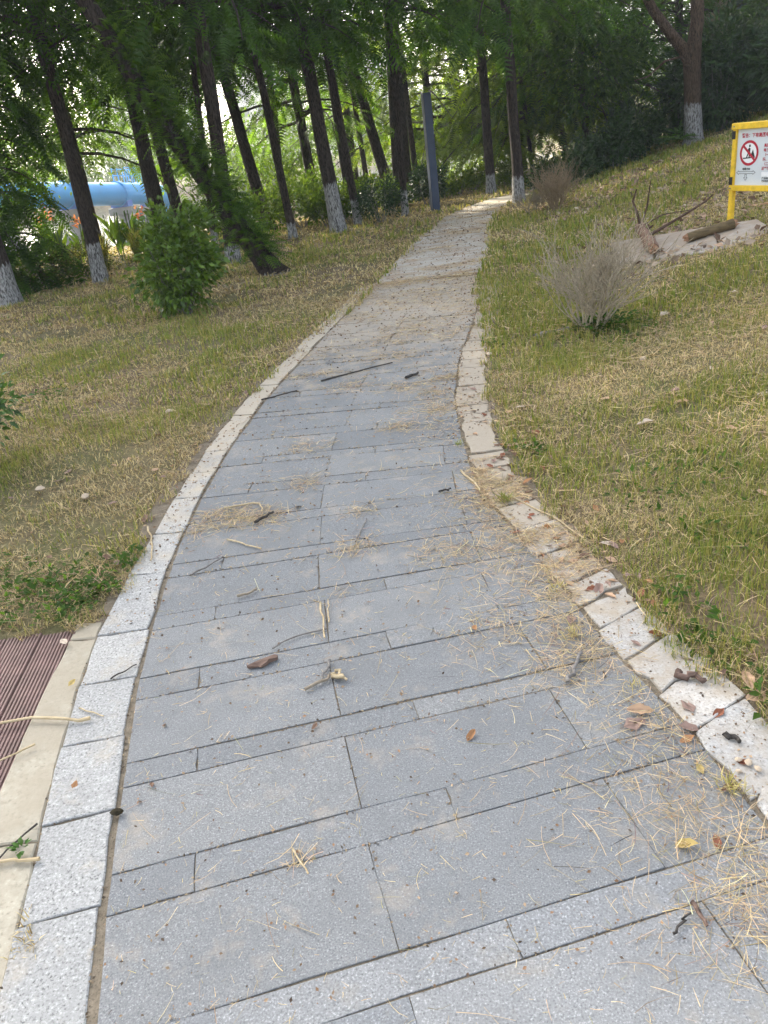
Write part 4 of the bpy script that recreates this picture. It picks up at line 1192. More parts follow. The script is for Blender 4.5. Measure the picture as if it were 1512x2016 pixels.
log('fallen_log', [(3.04, 7.95, pad_z(3.04, 7.95) + .055), (3.16, 8.45, pad_z(3.16, 8.45) + .058), (3.30, 9.05, zf)], .058, 'reddish fallen log with bare branches on the concrete pad', M_LOG,
    [([(3.27, 8.95, zf), (3.22, 8.9, zf + .16), (3.16, 8.9, zf + .30), (3.20, 8.9, zf + .42)], .016), ([(3.29, 9.0, zf), (3.36, 9.0, zf + .22), (3.39, 9.0, zf + .48)], .012),
     ([(3.28, 8.95, zf + .02), (3.5, 8.9, zf + .12), (3.85, 8.85, zf + .14)], .009), ([(3.17, 8.4, zf), (3.42, 8.3, zf + .14), (3.7, 8.3, zf + .27), (3.78, 8.3, zf + .33)], .016), ([(3.22, 8.75, zf - .02), (3.32, 8.7, zf + .05)], .022)], .03, 3)
log('fallen_log', [(3.40, 7.98, pad_z(3.40, 7.98) + .046), (3.62, 7.98, pad_z(3.62, 7.98) + .046), (3.84, 7.94, pad_z(3.84, 7.94) + .046)], .048, 'short mossy log lying at the foot of the yellow sign', M_LOG2, [], .03, 5)

# ------------------------------------------------------------------ sticks, chips and stones on the path
def stick(pts, r, mat, label, name='stick', z=.006, cat='stick', group=None, lift=0.0, seed=0):
    p = np.array([(x, y, (z if (xl(y) - .26 < x < xr(y) + .22) else G(x, y) + .012) + r) for x, y in pts], float)
    org = p[0].copy(); q = p - org
    t = np.linspace(0, 1, 8); k = np.linspace(0, 1, len(q))
    q = np.stack([np.interp(t, k, q[:, a]) for a in range(3)], 1)
    g = np.random.default_rng(seed + int(abs(org[0]) * 1000)); q[1:-1] += g.normal(0, r * .7, (6, 3)) * np.array([1, 1, .3])
    q[-1, 2] += lift
    mb = MB(); mb.tube(q, r * np.linspace(1, .65, 8), 6, rough=.12, seed=seed)
    o = mb.build(name, mat, None, tuple(org), smooth=True)
    tag(o, label, cat, group)
    return o
stick([(-.333, 5.61), (-.05, 5.74), (.22, 5.849)], .007, M_DARKW, 'long dark stick lying across the path slabs')
stick([(.287, 5.381), (.381, 5.469)], .012, M_DARKW, 'short thick black stick right of the long dark one')
stick([(-1.042, 2.023), (-1.2, 2.045), (-1.55, 2.09)], .0062, M_STRAW, 'long pale stick lying from decking onto the white kerb', z=.008)
stick([(-1.19, 1.93), (-1.38, 1.82)], .0035, M_STRAW, 'thin pale stalk on the decking below the long pale stick')
stick([(-1.02, 1.474), (-1.20, 1.49)], .0055, M_STRAW, 'pale stalk pointing at the green weed on the concrete strip')
stick([(-1.07, 1.60), (-1.13, 1.50), (-1.16, 1.43)], .003, M_DARKW, 'thin dark twig across the concrete strip below the weed')
stick([(-.291, 2.543), (-.272, 2.303)], .0042, M_STRAW, 'longer upright arm of the broken forked pale stalk')
stick([(-.265, 2.36), (-.40, 2.33), (-.46, 2.28)], .0035, M_GREYW, 'bent grey twig crossing the foot of the forked pale stalk')
stick([(-.258, 2.40), (-.262, 2.56)], .003, M_STRAW, 'short pale splinter beside the forked stalk')
stick([(-.253, 2.165), (-.28, 2.06)], .0055, M_GREYW, 'grey brown split twig above the curled bark strip')
stick([(-.235, 2.10), (-.195, 2.045)], .0065, M_STRAW, 'cream coloured split wood splinter, the brightest on the slabs')
stick([(-.335, 2.025), (-.27, 2.06), (-.253, 2.085)], .006, M_TWIG, 'curled bark strip left of the cream splinter')
stick([(-.245, 2.075), (-.205, 2.055)], .009, M_STRAW, 'stubby tan wood knot between curled strip and cream splinter')
stick([(-.632, 2.673), (-.575, 2.69), (-.559, 2.717)], .006, M_TWIG, 'small pale driftwood coloured chip at the left of a thin slab row')
stick([(-1.167, 3.455), (-1.10, 3.25), (-1.059, 3.048)], .005, M_STRAW, 'pale bent stalk standing out on the left lawn edge', lift=.02)
stick([(-.738, 3.193), (-.567, 3.057)], .0045, M_STRAW, 'tan stalk sticking out below the big straw clump')
stick([(-.86, 2.90), (-.736, 3.029)], .0045, M_GREYW, 'grey twig on the slab edge at the left kerb')
stick([(.495, 1.883), (.578, 2.022)], .0075, M_GREYW, 'thick grey twig among straw near the right kerb')
stick([(.557, 1.11), (.565, 1.05)], .006, M_BARKCHIP, 'dark reddish twig on the straw at lower right')
stick([(.49, 1.045), (.545, 1.085)], .0035, M_DARKW, 'thin forked dark twig beside the reddish twig at lower right')
stick([(.835, 1.861), (.887, 1.805)], .012, M_BARKCHIP, 'thick ridged bark piece on the dusty right kerb')
stick([(.848, 1.580), (.873, 1.548)], .009, M_DARKW, 'dark stubby twig end on the lower right kerb')
stick([(-.345, 1.40), (-.302, 1.318)], .003, M_STRAW, 'tan stalk trailing from the starry straw tuft')
stick([(-1.03, 2.23), (-.954, 2.297)], .003, M_DARKW, 'thin dark twig across a kerb joint on the left')
stick([(-1.10, 2.09), (-1.00, 2.03)], .003, M_STRAW, 'thin tan twig above the long pale stick on the kerb')
stick([(1.336, 5.916), (1.48, 5.96), (1.639, 5.999)], .026, M_GREYW, 'grey weathered branch lying left of the dead shrub foot')
stick([(1.05, 5.95), (1.336, 5.85)], .008, M_DARKW, 'thin dark twig beside the grey weathered branch')
stick([(1.0, 6.03), (1.30, 6.10)], .007, M_DARKW, 'thin dark twig reaching from path edge behind the weathered branch')
stick([(-.761, 5.338), (-.509, 5.445)], .006, M_DARKW, 'dark twig on the slabs near the left kerb, far part of the path')
stick([(-.143, 3.004), (-.085, 3.214)], .004, M_GREYW, 'upright grey twig in the middle of the slabs above a straw tuft')
stick([(.60, 3.25), (.75, 2.95), (.80, 2.75)], .004, M_STRAW, 'long thin stalk over the littered right kerb')
stick([(.42, 3.62), (.47, 3.42), (.47, 3.35)], .006, M_STRAW, 'pale bent stalk at the right edge of the slabs')
stick([(.28, 3.40), (.34, 3.42)], .006, M_DARKW, 'short dark bark bit near the pale bent stalk')
stick([(-.62, 3.33), (-.54, 3.42)], .008, M_DARKW, 'dark bark strip on the big straw clump')
stick([(-.80, 3.55), (-.62, 3.57), (-.60, 3.45)], .005, M_STRAW, 'curved thick stalk on top of the big straw clump')
# bark flake with a split end
mb = MB()
g = np.random.default_rng(8)
ol = [(-.05, -.012), (-.018, -.018), (-.012, -.026), (.012, -.020), (.020, -.010), (.052, -.006), (.056, .010), (.046, .016), (.0, .012), (-.046, .004), (-.056, -.004)]
Vt = [(a, b, .010 + .006 * math.sin(a * 60)) for a, b in ol]; Vb = [(a, b, .0) for a, b in ol]; n = len(ol)
mb.add(Vt + Vb, [tuple(range(n)), tuple(range(2 * n - 1, n - 1, -1))] + [((i + 1) % n, i, n + i, n + (i + 1) % n) for i in range(n)])
o = mb.build('bark_flake', M_BARKCHIP, None, (-.49, 2.21, .004), (0, 0, R(14))); tag(o, 'flat brown bark flake lying alone on the slabs', 'bark')

def blob_mesh(name, mat, seed, sq=.6):
    g = np.random.default_rng(seed)
    th = np.linspace(0, 2 * np.pi, 8, endpoint=False)
    V = [(0, 0, sq)]
    for zz, rr in ((.72 * sq, .62), (.1, 1.0), (-.5 * sq, .7)):
        for t in th: k = rr * g.uniform(.82, 1.15); V.append((k * math.cos(t), k * .8 * math.sin(t), zz * g.uniform(.9, 1.1)))
    F3 = [(0, 1 + i, 1 + (i + 1) % 8) for i in range(8)]
    F4 = [(1 + r * 8 + i, 9 + r * 8 + i, 9 + r * 8 + (i + 1) % 8, 1 + r * 8 + (i + 1) % 8) for r in range(2) for i in range(8)]
    return mesh_np(name, V, [F3, F4], mat, smooth=False)
PEB = [blob_mesh('pebble', M_PEBBLE, q) for q in range(3)]
for q, (x, y, s, lb) in enumerate([(.842, 1.49, .010, 'tan pebble at the left of the pebble cluster on the lower right kerb'), (.862, 1.475, .013, 'largest tan pebble in the cluster on the lower right kerb'), (.875, 1.45, .011, 'rightmost tan pebble of the cluster on the lower right kerb'), (.825, 1.452, .008, 'smallest tan pebble below the cluster on the lower right kerb'),
                                   (-1.42, 5.32, .035, 'tan stone lying in the dry grass of the left lawn'), (-1.62, 3.94, .03, 'pale grey stone in the shaded grass at lower left'), (-1.94, 4.15, .03, 'grey stone beside leaf litter at the left'), (1.83, 4.9, .03, 'pale stone in the grass below the dead shrub'), (.95, 5.7, .03, 'pale stone at the path edge above the right kerb')]):
    o = link('pebble', PEB[q % 3], None, (x, y, max(.008, G(x, y)) + s * .35), (0, 0, q)); o.scale = (s, s, s); tag(o, lb, 'stone')
mb = MB()
o = link('soil_lump', blob_mesh('soil_lump', dirt_mat('dark_soil', (.035, .03, .02), (.06, .05, .03), 60), 9, .7), None, (-.845, 1.60, .012)); o.scale = (.020, .014, .015); tag(o, 'dark clod of soil in the gap between left kerb and slabs', 'soil clod')

# ------------------------------------------------------------------ fallen leaves
def leaf_mesh(seed, col, curl):
    g = np.random.default_rng(seed)
    n = 7
    V, F, C = [], [], []
    for i in range(n):
        t = i / (n - 1); w = .26 * math.sin(math.pi * min(.98, t * .93 + .05)) ** .95 * (1.0 + .13 * g.normal())
        zc = .16 * curl * (t - .4) ** 2 + .02 * g.normal() * curl
        for s in (-1, -.5, 0, .5, 1):
            V.append((t - .5, s * w, zc + abs(s) ** 1.6 * w * curl * .75 + .012 * g.normal() * abs(s)))
            C.append(np.clip(np.array(col) * (1 - .30 * (s == 0) + .10 * g.normal()), .01, 1))
    for i in range(n - 1):
        for j in range(4):
            a = i * 5 + j; F.append((a, a + 1, a + 6, a + 5))
    b = len(V)
    V += [(-.5, -.012, 0), (-.5, .012, 0), (-.72, 0, .05)]; C += [np.array(col) * .6] * 3
    return mesh_np('fallen_leaf', V, [F, [(b, b + 1, b + 2)]], M_DRY, col=np.array(C), smooth=True)
LC = {'tan': (.50, .335, .215), 'brown': (.20, .125, .085), 'greybrown': (.30, .205, .165), 'orange': (.36, .19, .09), 'red': (.24, .095, .055), 'pale': (.55, .46, .36), 'dark': (.035, .028, .025), 'yellow': (.46, .35, .13)}
LM = {k: [leaf_mesh(10 * q + s, c, cu) for s, cu in enumerate((.18, .45, .85))] for q, (k, c) in enumerate(LC.items())}
def leaf(x, y, size, kind, label, group=None, seed=0, z=None):
    g = np.random.default_rng(seed + int(abs(x * 997 + y * 131) * 10))
    onp = xl(y) - .22 < x < xr(y) + .21
    zz = z if z is not None else ((.004 if onp else G(x, y) + .018)); size *= .88
    o = link('fallen_leaf', LM[kind][g.integers(0, 3)], None, (x, y, zz + .03 * size), (g.normal(0, .22), g.normal(0, .22), g.uniform(0, 6.283)))
    o.scale = (size, size, size)
    tag(o, label, 'leaf', group)
for a in [(.632, 1.678, .085, 'greybrown', 'grey brown leaf on the slabs just below a pale pink one by the right kerb'), (.664, 1.725, .085, 'tan', 'pinkish tan leaf on the slabs just above the grey brown one'),
          (.803, 1.72, .075, 'greybrown', 'brown leaf lying flat in the middle of the dusty right kerb'), (.767, 1.63, .065, 'greybrown', 'dull pink leaf over the inner edge of the right kerb'),
          (.748, 1.593, .05, 'orange', 'small orange leaf below the dull pink one by the right kerb'), (.872, 1.671, .055, 'red', 'rust red leaf at the outer edge of the right kerb'),
          (.165, 1.72, .05, 'orange', 'orange tan leaf alone in the middle of the big slabs'), (.608, 1.258, .062, 'yellow', 'curled golden leaf on the slabs at lower right'),
          (.680, 1.256, .045, 'red', 'small rust leaf right of the curled golden one'), (1.006, 1.775, .085, 'tan', 'big tan leaf in the grass at the right edge, upper of two'),
          (.998, 1.700, .10, 'tan', 'biggest tan leaf with wavy edge at the right edge of the photo'), (1.063, 1.88, .085, 'brown', 'big dark brown leaf in the grass above the two tan ones'),
          (.663, 2.442, .06, 'tan', 'curled tan leaf on the dusty kerb stones'), (.745, 2.375, .075, 'greybrown', 'curled leaf by the grass edge next to the curled tan one'),
          (.883, 1.937, .07, 'greybrown', 'curled grey leaf at the top corner of the bark piece kerb stone'), (.776, 1.405, .05, 'brown', 'brown leaf in the straw at the lower right kerb gap'),
          (.737, 1.484, .038, 'yellow', 'small yellow leaf in the straw by the lower right kerb'), (.878, 2.67, .075, 'pale', 'pale cream leaf standing in the right grass edge'),
          (.894, 3.981, .075, 'red', 'dark red leaf in the grass right of the kerb stones'), (1.451, 3.828, .10, 'pale', 'large pale leaf in the middle of the right lawn'),
          (.906, 4.423, .09, 'pale', 'pale pinkish leaf by the upper part of the right kerb'), (2.082, 3.82, .10, 'pale', 'pale leaf at the right edge of the photo, upper lawn'),
          (1.594, 2.853, .09, 'tan', 'tan leaf at the right edge of the photo, middle lawn'), (.263, 2.248, .04, 'orange', 'small orange leaf on the slabs near the right hand straw'),
          (-.416, 3.455, .04, 'dark', 'tiny black curled leaf on the slabs right of the straw clump'), (-.784, 1.948, .03, 'brown', 'tiny brown leaf scrap on the slabs near the left kerb'),
          (-.299, 1.849, .032, 'brown', 'tiny brown leaf scrap on the narrow slab in the centre'), (-.77, 1.693, .03, 'brown', 'tiny brown leaf scrap at a slab joint near the left kerb'),
          (-1.008, 1.735, .035, 'orange', 'tiny rust leaf scrap on the white left kerb'), (-1.163, 2.226, .04, 'yellow', 'small golden leaf scrap between concrete strip and kerb'),
          (-1.863, 4.408, .08, 'greybrown', 'grey leaf in the shaded grass left of the path'), (-2.159, 5.094, .08, 'pale', 'pale leaf in the dry grass of the left lawn'),
          (-1.70, 4.70, .05, 'yellow', 'small yellow leaf in the left lawn'), (-1.28, 2.50, .06, 'pale', 'pale leaf scrap at the top corner of the decking'), (-1.55, 2.36, .06, 'tan', 'tan leaf scrap on the ribbed decking')]:
    leaf(*a)
# many alike leaves, told apart only by the patch they lie in
def leaf_patch(n, fx, kinds, smin, smax, label, group, seed):
    g = np.random.default_rng(seed); k = 0
    while k < n:
        x, y = fx(g)
        leaf(x, y, g.uniform(smin, smax), kinds[g.integers(len(kinds))], label, group, seed + k); k += 1
def along_right(g):
    y = g.uniform(2.2, 3.9) if g.random() < .6 else g.uniform(1.3, 5.2); return float(xr(y)) + g.normal(.17, .10), y
leaf_patch(110, along_right, ['tan', 'greybrown', 'brown', 'orange', 'red'], .03, .065, 'small dry leaf among the litter along the right kerb', 'dry leaves along the right kerb', 1000)
def lawn_right(g):
    y = g.uniform(2.2, 7.5); return float(xr(y)) + g.uniform(.3, 2.6), y
leaf_patch(45, lawn_right, ['pale', 'tan', 'greybrown', 'brown'], .04, .09, 'dry leaf scattered in the grass of the right lawn', 'dry leaves on the right lawn', 2000)
def lawn_left(g):
    y = g.uniform(2.75, 6.5); return float(xl(y)) - .2 - abs(g.normal(0, .75)), y
leaf_patch(60, lawn_left, ['greybrown', 'brown', 'tan', 'greybrown'], .035, .085, 'dry brown leaf in the thin grass left of the kerb', 'dry leaves on the left lawn', 3000)
def bank(g):
    y = g.uniform(7.8, 13.5); return float(xb(y)) + g.uniform(1.2, 4.8), y
leaf_patch(90, bank, ['pale', 'tan', 'greybrown', 'brown', 'tan'], .08, .15, 'dry leaf among the litter strewn over the upper bank', 'dry leaves on the bank', 4000)

# ------------------------------------------------------------------ grass, straw, weeds (nobody could count these)
FW, CX, CY = np.array(fw), np.array(cx), np.array(cy)
def seen(x, y, z, mx=.55, my=.2):
    d = np.stack([x, y, z - CAM_H], -1); dz = d @ FW
    u = d @ CX / np.maximum(dz, .05) * 1514 / 1512; v = d @ CY / np.maximum(dz, .05) * 1514 / 2016
    return (dz > .1) & (np.abs(u) < .5 + mx) & (np.abs(v) < .5 + my)
def outside(x, y): return np.maximum(xl(y) - x, x - xr(y))
def lawn_mask(x, y):
    o = outside(x, y)
    ed = np.where(x < xl(y), .185 - .05 * sst((y - 4) / 2), .205 - .10 * sst((y - 5.5) / 1.5)) + (N3(x, y, .13) - .5) * .14 - .16 * sst((y - 6) / 2.5)
    ok = o > ed
    ok &= ~((x < -1.0) & (y < 2.62 + .04 * np.sin(x * 31)) & (x > -2.6))
    pd = np.minimum(np.hypot((x - 3.35) / .85, (y - 8.2) / .75), 9)
    ok &= ~((pd < 1) & (rng.random(len(x)) < .93))
    ok &= rng.random(len(x)) < np.clip((N2(x + 3, y + 5, .55) + .4 * N1(x, y, .12) - np.where(x < xl(y), .34, .14)) * 5, .35, 1)
    ok &= riv(x, y) < 5
    return ok
def sample(n_per, y0, y1, x0, x1):
    n = int(n_per * (y1 - y0) * (x1 - x0))
    x = rng.uniform(x0, x1, n); y = rng.uniform(y0, y1, n)
    z = gz(x, y); k = seen(x, y, z)
    x, y = x[k], y[k]; k = lawn_mask(x, y)
    return x[k], y[k]
def surf(x, y):
    o = outside(x, y); nr = np.exp(-((x - 1) ** 2 + (y - 6) ** 2) / 400)
    return gz(x, y) + nr * sst((o - .15) / .5) * ((N1(x, y, .45) - .5) * .035 + (N2(x, y, 1.6) - .5) * .06)
GREEN, OLIVE, STRAWC, BROWN = np.array([.180, .225, .042]), np.array([.33, .30, .085]), np.array([.60, .49, .265]), np.array([.32, .235, .13])
def lawn_col(x, y):
    left = x < xl(y)
    gness = .48 * N1(x, y, .55) + .34 * N2(x, y, 1.5) + .18 * N3(x, y, .16)
    gness = gness + np.where(left, -.09, .07) + rng.normal(0, .10, len(x))
    w = np.clip((gness - .47) * 3.6, 0, 1)[:, None]
    dry = STRAWC * (.55 + .6 * rng.random((len(x), 1))) * np.where(left, 1.0, 1.05)[:, None]
    bw = (rng.random((len(x), 1)) < np.where(left, .42, .22)[:, None])
    dry = np.where(bw, BROWN * (.6 + .8 * rng.random((len(x), 1))), dry)
    grn = GREEN * (.7 + .6 * rng.random((len(x), 1))); grn = np.where(rng.random((len(x), 1)) < .40, OLIVE, grn)
    pick = rng.random((len(x), 1)) < w
    return np.where(pick, grn, dry), pick[:, 0], w[:, 0]
def blades(x, y, ln, wd):
    n = len(x); z = surf(x, y)
    col, isg, w = lawn_col(x, y)
    az = rng.uniform(0, 2 * np.pi, n); lean = np.where(isg, rng.uniform(.15, .9, n), rng.uniform(.7, 2.2, n))
    L = ln * rng.uniform(.5, 1.25, n) * np.where(isg, 1.1, .95) * (.62 + .5 * w + .55 * N3(x, y, .11))
    dx, dy = np.cos(az), np.sin(az)
    base = np.stack([x, y, z - .004], 1)
    h = L / np.sqrt(1 + lean ** 2); o = h * lean
    out_ = np.stack([dx, dy, 0 * x], 1); sd = np.stack([-dy, dx, 0 * x], 1) * (wd * rng.uniform(.6, 1.3, n))[:, None] * .5
    up = np.array([0, 0, 1.0])
    mid_ = base + out_ * (o * .40)[:, None] + up * (h * .68)[:, None]
    tip = base + out_ * o[:, None] + up * (h * np.where(lean > 1.3, .75, 1.0))[:, None]
    V = np.stack([base - sd, base + sd, mid_ - sd * .8, mid_ + sd * .8, tip], 1)
    b = np.arange(n)[:, None] * 5
    return V.reshape(-1, 3), b + np.array([[0, 1, 3, 2]]), b + np.array([[2, 3, 4]]), np.repeat(col, 5, 0)
Vs, Q, T_, Cs, k = [], [], [], [], 0
for y0, y1, x0, x1, den, ln, wd in ((1.2, 3.2, -3.2, 2.4, 11000, .042, .0030), (3.2, 5.5, -4, 4, 6000, .046, .0044), (5.5, 9, -6, 6, 2400, .052, .0076), (9, 14, -8, 9, 800, .07, .014), (14, 22, -9, 12, 260, .085, .026)):
    x, y = sample(den, y0, y1, x0, x1)
    V, q4, t3, C = blades(x, y, ln, wd)
    Vs.append(V); Q.append(q4 + k); T_.append(t3 + k); Cs.append(C); k += len(V)
grass = link('grass', mesh_np('grass', np.concatenate(Vs), [np.concatenate(Q), np.concatenate(T_)], M_GRASS, col=np.concatenate(Cs)))
tag(grass, 'patchy half dry mown grass on both lawns and the bank', 'grass', kind='stuff')

def strands(x, y, z, ln, wd, col, tilt=.12, flat=False):
    n = len(x); az = rng.uniform(0, 2 * np.pi, n); L = ln * rng.uniform(.35, 1.4, n); cv = rng.normal(0, .20, n)
    out_ = np.stack([np.cos(az), np.sin(az), rng.normal(0, tilt, n)], 1); sd = np.stack([-np.sin(az), np.cos(az), 0 * x], 1)
    w = (wd * rng.uniform(.6, 1.3, n) * .5)[:, None]
    P = []
    for t in (0, .35, .7, 1):
        c = np.stack([x, y, z], 1) + out_ * (L * (t - .5))[:, None] + sd * (L * cv * (t - .5) ** 2)[:, None]
        c[:, 2] = np.maximum(c[:, 2], z - .002 if flat else -9)
        tw = rng.normal(0, .5, (n, 1)) * np.array([0, 0, 1.0])
        ww = (sd + tw) * w * (1 - .5 * t)
        P += [c - ww, c + ww]
    V = np.stack(P, 1); b = np.arange(n)[:, None] * 8
    F = np.concatenate([b + np.array([[0, 1, 3, 2]]), b + np.array([[2, 3, 5, 4]]), b + np.array([[4, 5, 7, 6]])])
    return V.reshape(-1, 3), F, np.repeat(col, 8, 0)
def straw_col(n, d=.28): return np.clip(np.array([.46, .35, .185]) * (1 + rng.normal(0, d, (n, 1))) * np.array([1, 1, 1]) + rng.normal(0, .02, (n, 3)), .03, .8)
Vs, Fs, Cs, k = [], [], [], 0
# cut hay over the lawns
for y0, y1, x0, x1, den, ln, wd in ((1.2, 3.2, -3.2, 2.4, 2400, .085, .0020), (3.2, 6, -4.5, 4.5, 1300, .095, .0031), (6, 10, -6, 7, 420, .12, .006), (10, 16, -8, 9, 110, .16, .013)):
    x, y = sample(den, y0, y1, x0, x1)
    dens = .30 + 1.1 * np.clip((N2(x + 9, y, .7) - .45) * 3, 0, 1)
    dens = dens * np.where(x < xl(y), .6, 1.15)
    kk = rng.random(len(x)) < dens; x, y = x[kk], y[kk]
    V, F, C = strands(x, y, surf(x, y) + rng.uniform(.008, .045, len(x)), ln, wd, straw_col(len(x)), .22)
    Vs.append(V); Fs.append(F + k); Cs.append(C); k += len(V)
# straw blown onto the slabs: thick along the right edge, in named clumps, and over the far path
px_, py_ = [], []
n = 8500
y = rng.uniform(.9, 5.6, n); d = np.abs(rng.normal(0, .20, n)); x = xr(y) + np.where(y > 2.3, .05, -.01) - d
kk = rng.random(n) < (.25 + 1.2 * np.clip((N1(x, y, .22) - .35) * 2.2, 0, 1)) * np.interp(y, [.9, 1.5, 3.2, 3.6, 6], [.6, .75, .8, .35, .35]); px_.append(x[kk]); py_.append(y[kk])
n = 4200
y = rng.uniform(2.35, 3.75, n); x = xr(y) + rng.uniform(-.02, .22, n); kk = N2(x, y, .14) > .52; px_.append(x[kk]); py_.append(y[kk])
for cxx, cyy, num, sp in ((-.72, 3.44, 330, .10), (-.58, 3.40, 220, .08), (-.84, 3.50, 120, .07), (-.396, 3.749, 130, .07), (-.383, 4.285, 120, .08), (-.098, 3.328, 70, .05), (-.145, 2.957, 150, .07), (.158, 4.427, 130, .07), (-.118, 5.417, 180, .11), (.272, 5.21, 180, .10), (.482, 4.634, 180, .09),
                          (.238, 2.805, 200, .10), (-.327, 1.374, 26, .022), (.306, 2.231, 160, .10), (.231, 6.1, 260, .16), (.525, 1.98, 220, .11), (.66, 1.10, 120, .07), (.62, 1.35, 50, .08), (-.255, 2.60, 40, .08), (-.91, 3.35, 120, .06), (.42, 3.3, 160, .08), (.57, 5.3, 150, .06), (.45, 5.0, 120, .06), (-.3, 6.4, 200, .2), (.3, 6.7, 260, .22), (.3, 9.35, 260, .16), (.65, 9.4, 300, .18), (1.0, 9.4, 300, .18), (1.3, 9.35, 260, .16)):
    px_.append(cxx + rng.normal(0, sp, num)); py_.append(cyy + rng.normal(0, sp * .8, num))
n = 700; y = rng.uniform(.9, 6, n); px_.append(xl(y) + (xr(y) - xl(y)) * rng.random(n)); py_.append(y)
n = 15000; y = 5.8 + 11 * rng.random(n) ** 1.3; x = xl(y) - .1 + (xr(y) - xl(y) + .2) * rng.random(n)
kk = N1(x * .7, y * 1.5, .6) + .35 * N2(x, y, .2) > .66; px_.append(x[kk]); py_.append(y[kk])
x = np.concatenate(px_); y = np.concatenate(py_)
sc_ = np.interp(y, [1, 4, 8, 16], [1, 1.3, 2.0, 3.4])
V, F, C = strands(x, y, rng.uniform(.003, .012, len(x)), np.where(rng.random(len(x)) < .35, .095, .045) * sc_ ** .5, .0014 * sc_, straw_col(len(x), .38) * np.array([1.02, 1.02, 1.10]), .08, True)
Vs.append(V); Fs.append(F + k); Cs.append(C); k += len(V)
# fibres caught in the slab surface
n = 2600; y = .75 + 5.5 * rng.random(n) ** 1.2; x = xl(y) + (xr(y) - xl(y)) * rng.random(n)
V, F, C = strands(x, y, np.full(n, .004), .022, np.interp(y, [1, 6], [.0011, .003]), straw_col(n, .3) * 1.1, .02, True)
Vs.append(V); Fs.append(F + k); Cs.append(C); k += len(V)
hay = link('dry_straw', mesh_np('dry_straw', np.concatenate(Vs), [np.concatenate(Fs)], M_DRY, col=np.concatenate(Cs)))
tag(hay, 'loose dry straw strewn over lawns and drifted along the path edges', 'straw', kind='stuff')

# crumbs, leaf scraps and dark bits
n = 5200
y = 1.0 + 9 * rng.random(n) ** 1.4; s = rng.random(n)
x = np.where(s < .50, xr(y) + rng.normal(.10, .15, n), np.where((s < .78) & (y > 2.5), xl(y) - np.abs(rng.normal(.11, .09, n)), xl(y) + (xr(y) - xl(y)) * rng.random(n)))
ly = rng.uniform(1.5, 8, 9000); lx = rng.uniform(-5, 5, 9000); kk = (outside(lx, ly) > .2) & seen(lx, ly, gz(lx, ly)) & ~((lx < -1) & (ly < 2.62)) & (N1(lx, ly, .4) + .4 * N2(lx, ly, 1.2) > .62)
x = np.concatenate([x, lx[kk]]); y = np.concatenate([y, ly[kk]])
far_ = 6.5 + 11 * rng.random(3000); x = np.concatenate([x, xl(far_) + (xr(far_) - xl(far_)) * rng.random(3000)]); y = np.concatenate([y, far_]); n = len(x)
zz = np.where((x > xl(y) - .21) & (x < xr(y) + .2), .007, surf(x, y) + .01)
c = np.array([(.22, .15, .095), (.36, .26, .165), (.12, .085, .06), (.28, .17, .10)])[rng.integers(0, 4, n)] * rng.uniform(.6, 1.3, (n, 1))
sz = rng.uniform(.004, .015, n) * np.interp(y, [1, 5, 12], [.8, 1.5, 2.6])
EA, EB = np.array([e[0] for e in EDGES]), np.array([e[1] for e in EDGES])
el = np.linalg.norm(EB - EA, axis=1); ne = 15000
pk = rng.choice(len(EA), ne, p=el / el.sum()); tt = rng.random((ne, 1))
q = EA[pk] + (EB[pk] - EA[pk]) * tt + rng.normal(0, .0035, (ne, 2))
kk = N1(q[:, 0], q[:, 1], .15) + .5 * N2(q[:, 0], q[:, 1], .6) > .62; q = q[kk]; ne = len(q)
x = np.concatenate([x, q[:, 0]]); y = np.concatenate([y, q[:, 1]]); zz = np.concatenate([zz, rng.uniform(-.003, .002, ne)])
sz = np.concatenate([sz, rng.uniform(.003, .013, ne) * np.interp(q[:, 1], [1, 6], [.8, 1.8])])
c = np.concatenate([c, np.array([(.16, .12, .08), (.26, .20, .13), (.09, .07, .05), (.34, .27, .17)])[rng.integers(0, 4, ne)]]); n = len(x)
D = np.stack([rng.normal(0, 1, n), rng.normal(0, 1, n), rng.normal(0, .2, n)], 1)
V, F, C = scatter(LQV, LQF, np.stack([x, y, zz], 1), D, sz, c, rng, rng.normal(0, .5, n), 1.3)
lit = link('leaf_litter', mesh_np('leaf_litter', V, [F], M_DRY, col=C)); tag(lit, 'crumbled leaf scraps and dark crumbs along kerbs and slab joints', 'litter', kind='stuff')

# litter over the upper bank
n = 5200
y = rng.uniform(6.8, 17, n); x = xb(y) + .8 + 6.5 * rng.random(n)
kk = (N2(x, y, 1.1) + .25 * N1(x, y, .3) > .55) & seen(x, y, gz(x, y)); x, y = x[kk], y[kk]; n = len(x)
c = np.array([(.30, .22, .15), (.44, .35, .26), (.15, .10, .07), (.36, .25, .17)])[rng.integers(0, 4, n)] * rng.uniform(.6, 1.2, (n, 1))
V, F, C = scatter(LFV, LFF, np.stack([x, y, surf(x, y) + .03], 1), np.stack([rng.normal(0, 1, n), rng.normal(0, 1, n), rng.normal(0, .35, n)], 1), rng.uniform(.05, .11, n), c, rng, rng.normal(0, .6, n), 1.1)
lit = link('bank_litter', mesh_np('bank_litter', V, [F], M_DRY, col=C)); tag(lit, 'dead leaf litter covering the upper part of the right bank', 'litter', kind='stuff')

